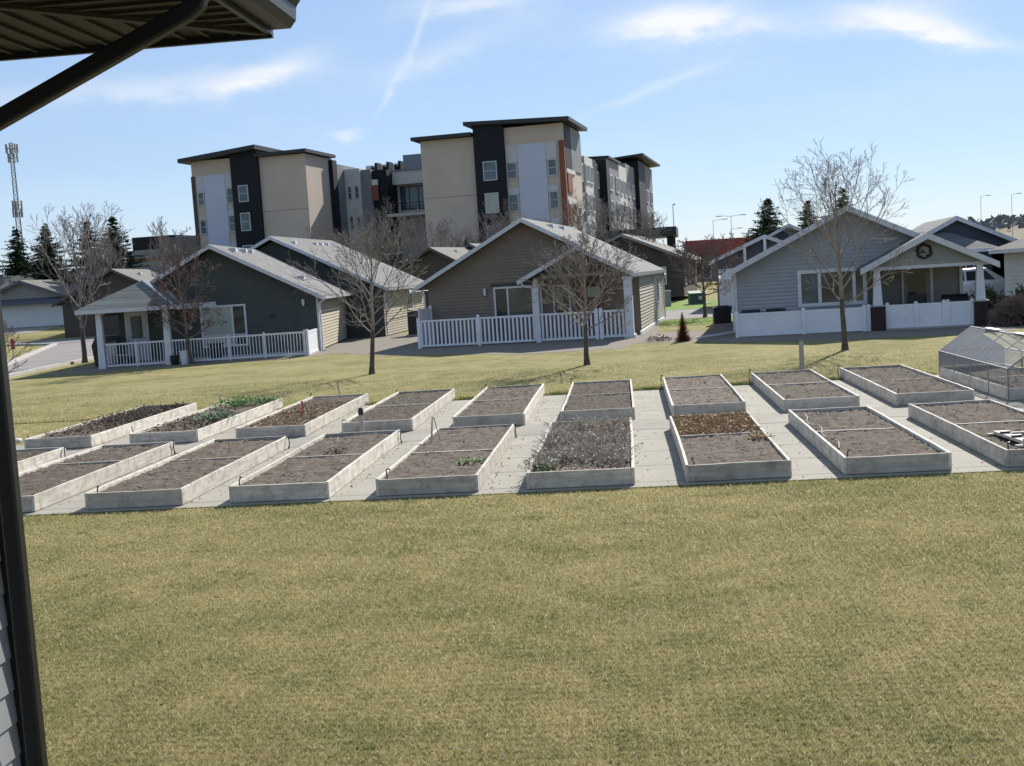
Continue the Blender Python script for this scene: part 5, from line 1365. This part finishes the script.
# ------------------------------------------------------------------ the building the view is taken from
WX = -2.215; WY = 3.95; SZ = 3.65; EX = -1.385; EY = 4.87
h = thing('house', 'near house corner at the left edge with pale siding, brown soffit and eaves', 'house', (0, 0, 0))
bxo('wall', M['own_siding'], h, -7, WX - .002, -3, WY, 0, SZ + .3)
clad(h, 'siding', M['own_siding'], [(-3, 0), (WY, 0), (WY, SZ - .01), (-3, SZ - .01)], right_T(WX), .115, out=.007)
bxo('corner_board', M['own_brown'], h, WX - .05, WX + .028, WY - .04, WY + .03, 0, SZ - .01)
sf = MB()
sf.box(-7, EX, WY + .01, EY, SZ, SZ + .02); sf.box(WX - .02, EX, -3, WY + .008, SZ, SZ + .02)
st = .105
n = int((EY + 3) / st)
for k in range(n):      # ribs running out from the right wall, cut at the mitre
    y = -3 + k * st; xa = WX if y < WY else WX + (y - WY) / (EY - WY) * (EX - WX)
    if xa < EX - .05: sf.box(xa, EX, y - .009, y + .009, SZ - .012, SZ - .001)
for k in range(int((7 + EX) / st)):
    x = EX - .03 - k * st; ya = WY if x < WX else WY + (x - WX) / (EX - WX) * (EY - WY)
    if ya < EY - .05: sf.box(x - .009, x + .009, ya, EY, SZ - .012, SZ - .001)
sf.bar((WX, WY, SZ - .012), (EX, EY, SZ - .012), .04, .02)
sf.build('soffit', M['own_soffit'], h)
fs = MB(); fs.box(-7, EX + .02, EY, EY + .022, SZ - .03, SZ + .17); fs.build('fascia', M['own_brown'], h)
fs = MB(); fs.box(EX, EX + .02, -3, EY - .002, SZ - .02, SZ + .16); fs.build('fascia', M['own_brown'], h)
rb = MB(); rb.prism([(EX + .06, -3, SZ + .165), (EX + .06, EY + .08, SZ + .165), (-7, EY + .08, SZ + 2.0), (-7, -3, SZ + 2.0)], (0, 0, .04)); rb.build('roof', M['shingle_dark'], h)
g = MB(); gx = EX + .022; prof = [(0, .02), (.075, .02), (.10, .05), (.105, .10), (.125, .125), (.125, .145), (.112, .145), (.112, .13), (.094, .105), (.088, .055), (.07, .032), (.012, .032), (.012, .145), (0, .145)]
g.prism([(gx + x, -3, SZ - .02 + z) for x, z in prof], (0, EY + 3.0, 0)); g.prism([(gx, EY, SZ), (gx + .075, EY, SZ), (gx + .10, EY, SZ + .03), (gx + .105, EY, SZ + .08), (gx + .122, EY, SZ + .12), (gx, EY, SZ + .12)], (0, .006, 0))
g.build('gutter', M['own_brown'], h)
dsp = MB()
def ds_sec(p, q, w=.086, d=.066): dsp.bar(p, q, w, d)
PY = 3.88; px_ = WX + .085
pts = [(gx + .05, PY, SZ - .0), (gx + .05, PY, SZ - .075), (gx + .035, PY, SZ - .11), (gx + .0, PY, SZ - .135), (px_ + .06, PY, SZ - .445), (px_, PY, SZ - .49), (px_, PY, SZ - .6), (px_, PY, .1)]
def sq(p, d, w, t_): return None
b = MB()
# rectangular pipe swept through the elbows
prof = [(-.029, -.024), (.029, -.024), (.029, .024), (-.029, .024)]
P3 = [Vector(p) for p in pts]; rings = []
for i, p in enumerate(P3):
    a = (P3[i] - P3[i - 1]).normalized() if i else (P3[1] - P3[0]).normalized(); c = (P3[i + 1] - P3[i]).normalized() if i < len(P3) - 1 else a
    d = (a + c).normalized(); side = Vector((0, 1, 0)); nrm = d.cross(side).normalized(); k = 1 / max(.5, math.cos(a.angle(c) / 2) if a.angle(c) > 1e-4 else 1)
    base = len(b.v)
    for u, v in prof: b.v.append(tuple(p + nrm * u * k + side * v))
    rings.append(base)
for r0_, r1_ in zip(rings, rings[1:]):
    for j in range(4): b.f.append((r0_ + j, r0_ + (j + 1) % 4, r1_ + (j + 1) % 4, r1_ + j))
b.build('downspout', M['own_brown'], h, bevel=.008)

# ------------------------------------------------------------------ sky, sun, camera
SUN = Vector((.55, 1.5, 1.05)).normalized()
el = math.asin(SUN.z); az = math.atan2(SUN.x, SUN.y)
w = bpy.data.worlds.new('World'); scene.world = w; w.use_nodes = True
nt = w.node_tree; nt.nodes.clear(); g = N(nt)
sky = g.n('ShaderNodeTexSky', sky_type='NISHITA', sun_disc=False, sun_elevation=el, sun_rotation=az, altitude=300, air_density=1.0, dust_density=.0, ozone_density=2.0)
dirv = g.n('ShaderNodeTexCoord').outputs['Generated']
sx = g.n('ShaderNodeSeparateXYZ', {0: dirv})
yy = g.math('MAXIMUM', sx.outputs[1], .05)
cu = g.math('DIVIDE', sx.outputs[0], yy); cv = g.math('DIVIDE', sx.outputs[2], yy)
pl = g.n('ShaderNodeCombineXYZ', {0: cu, 1: cv, 2: 0.0}).outputs[0]
n1 = g.noise(g.vscale(pl, (5, 16, 1)), 1.0, 8, .6)
n2 = g.noise(g.vscale(pl, (14, 34, 1)), 1.0, 7, .62)
warp = g.math('MULTIPLY', g.math('SUBTRACT', n2, .5), .035)
def blob(u0, v0, au, av, rot, amt, soft=1.0):
    du = g.math('SUBTRACT', cu, u0); dv = g.math('SUBTRACT', g.math('ADD', cv, warp), v0)
    c, s = math.cos(rot), math.sin(rot)
    a = g.math('DIVIDE', g.math('ADD', g.math('MULTIPLY', du, c), g.math('MULTIPLY', dv, s)), au)
    b_ = g.math('DIVIDE', g.math('SUBTRACT', g.math('MULTIPLY', dv, c), g.math('MULTIPLY', du, s)), av)
    r2 = g.math('ADD', g.math('MULTIPLY', a, a), g.math('MULTIPLY', b_, b_))
    e = g.math('POWER', 2.718, g.math('MULTIPLY', r2, -1.0))
    return g.math('MULTIPLY', e, amt)
SKYSTR = .068; SUNSTR = 5.0; EXPOSURE = .85; CLOUDCOL = (8.0, 8.1, 8.3); SKYTINT = (1.0, .97, 1.04); SKYBASE = (3.5, 4.95, 7.1)
CL = [(.055, .196, .052, .0125, .03, 1.5), (.10, .187, .045, .010, -.1, .8), (.245, .175, .042, .011, -.25, 1.2), (.20, .187, .06, .012, 0, .7), (-.29, .180, .045, .010, .25, .9), (-.40, .176, .14, .012, 0, .7),
      (-.225, .1235, .012, .004, 0, .7), (-.115, .222, .05, .010, 0, .9), (-.157, .205, .032, .003, 1.15, .5), (-.183, .162, .026, .003, 1.05, .35), (.033, .144, .055, .0045, .31, .5), (.28, .165, .06, .006, -.3, .5), (-.13, .187, .06, .012, .3, .45)]
tot = None
for (u0, v0, au, av, rot, amt) in CL:
    q = blob(u0, v0, au, av, rot, amt)
    tot = q if tot is None else g.math('ADD', tot, q)
mod = g.math('ADD', g.math('MULTIPLY', g.ramp(n1, .30, .72), .75), g.math('MULTIPLY', g.ramp(n2, .3, .75), .55))
cm = g.math('MULTIPLY', tot, mod)
wisp = g.math('MULTIPLY', g.ramp(g.noise(g.vscale(pl, (2.2, 9, 1)), 1.0, 7, .62), .50, .80), .22)
cm = g.math('ADD', cm, wisp, clamp=True)
cm = g.math('MINIMUM', cm, .92)
lift = g.mix(1.0, sky.outputs[0], SKYTINT, 'MULTIPLY')
even = g.mix(.58, lift, SKYBASE)
col = g.mix(cm, even, CLOUDCOL)
bgn = g.n('ShaderNodeBackground', {'Color': col, 'Strength': SKYSTR})
out = g.n('ShaderNodeOutputWorld'); nt.links.new(bgn.outputs[0], out.inputs[0])

ld = bpy.data.lights.new('sun', 'SUN'); ld.energy = SUNSTR; ld.angle = R_(.53); ld.color = (1.0, .95, .87)
lo = bpy.data.objects.new('sun', ld); C.objects.link(lo); lo.rotation_euler = SUN.to_track_quat('Z', 'Y').to_euler(); lo.location = (20, 60, 60)

cd = bpy.data.cameras.new('camera'); cam = bpy.data.objects.new('camera', cd); C.objects.link(cam)
cd.sensor_width = 36; cd.lens = 1200 / 1024 * 36; cd.clip_start = .05; cd.clip_end = 9000
yaw = math.atan(118 / 1200); pitch = math.atan(107.8 / 1200); roll = R_(3.63)
Rm = Matrix.Rotation(yaw, 4, 'Z') @ Matrix.Rotation(PI / 2 - pitch, 4, 'X') @ Matrix.Rotation(-roll, 4, 'Z')
cam.matrix_world = Matrix.Translation((0, 0, 2.6)) @ Rm
scene.camera = cam
vs = scene.view_settings; vs.view_transform = 'Standard'; vs.look = 'None'; vs.exposure = EXPOSURE; vs.gamma = 1; vs.use_curve_mapping = False
scene.cycles.max_bounces = 8; scene.cycles.transparent_max_bounces = 24
scene.render.resolution_x = 1024; scene.render.resolution_y = 766
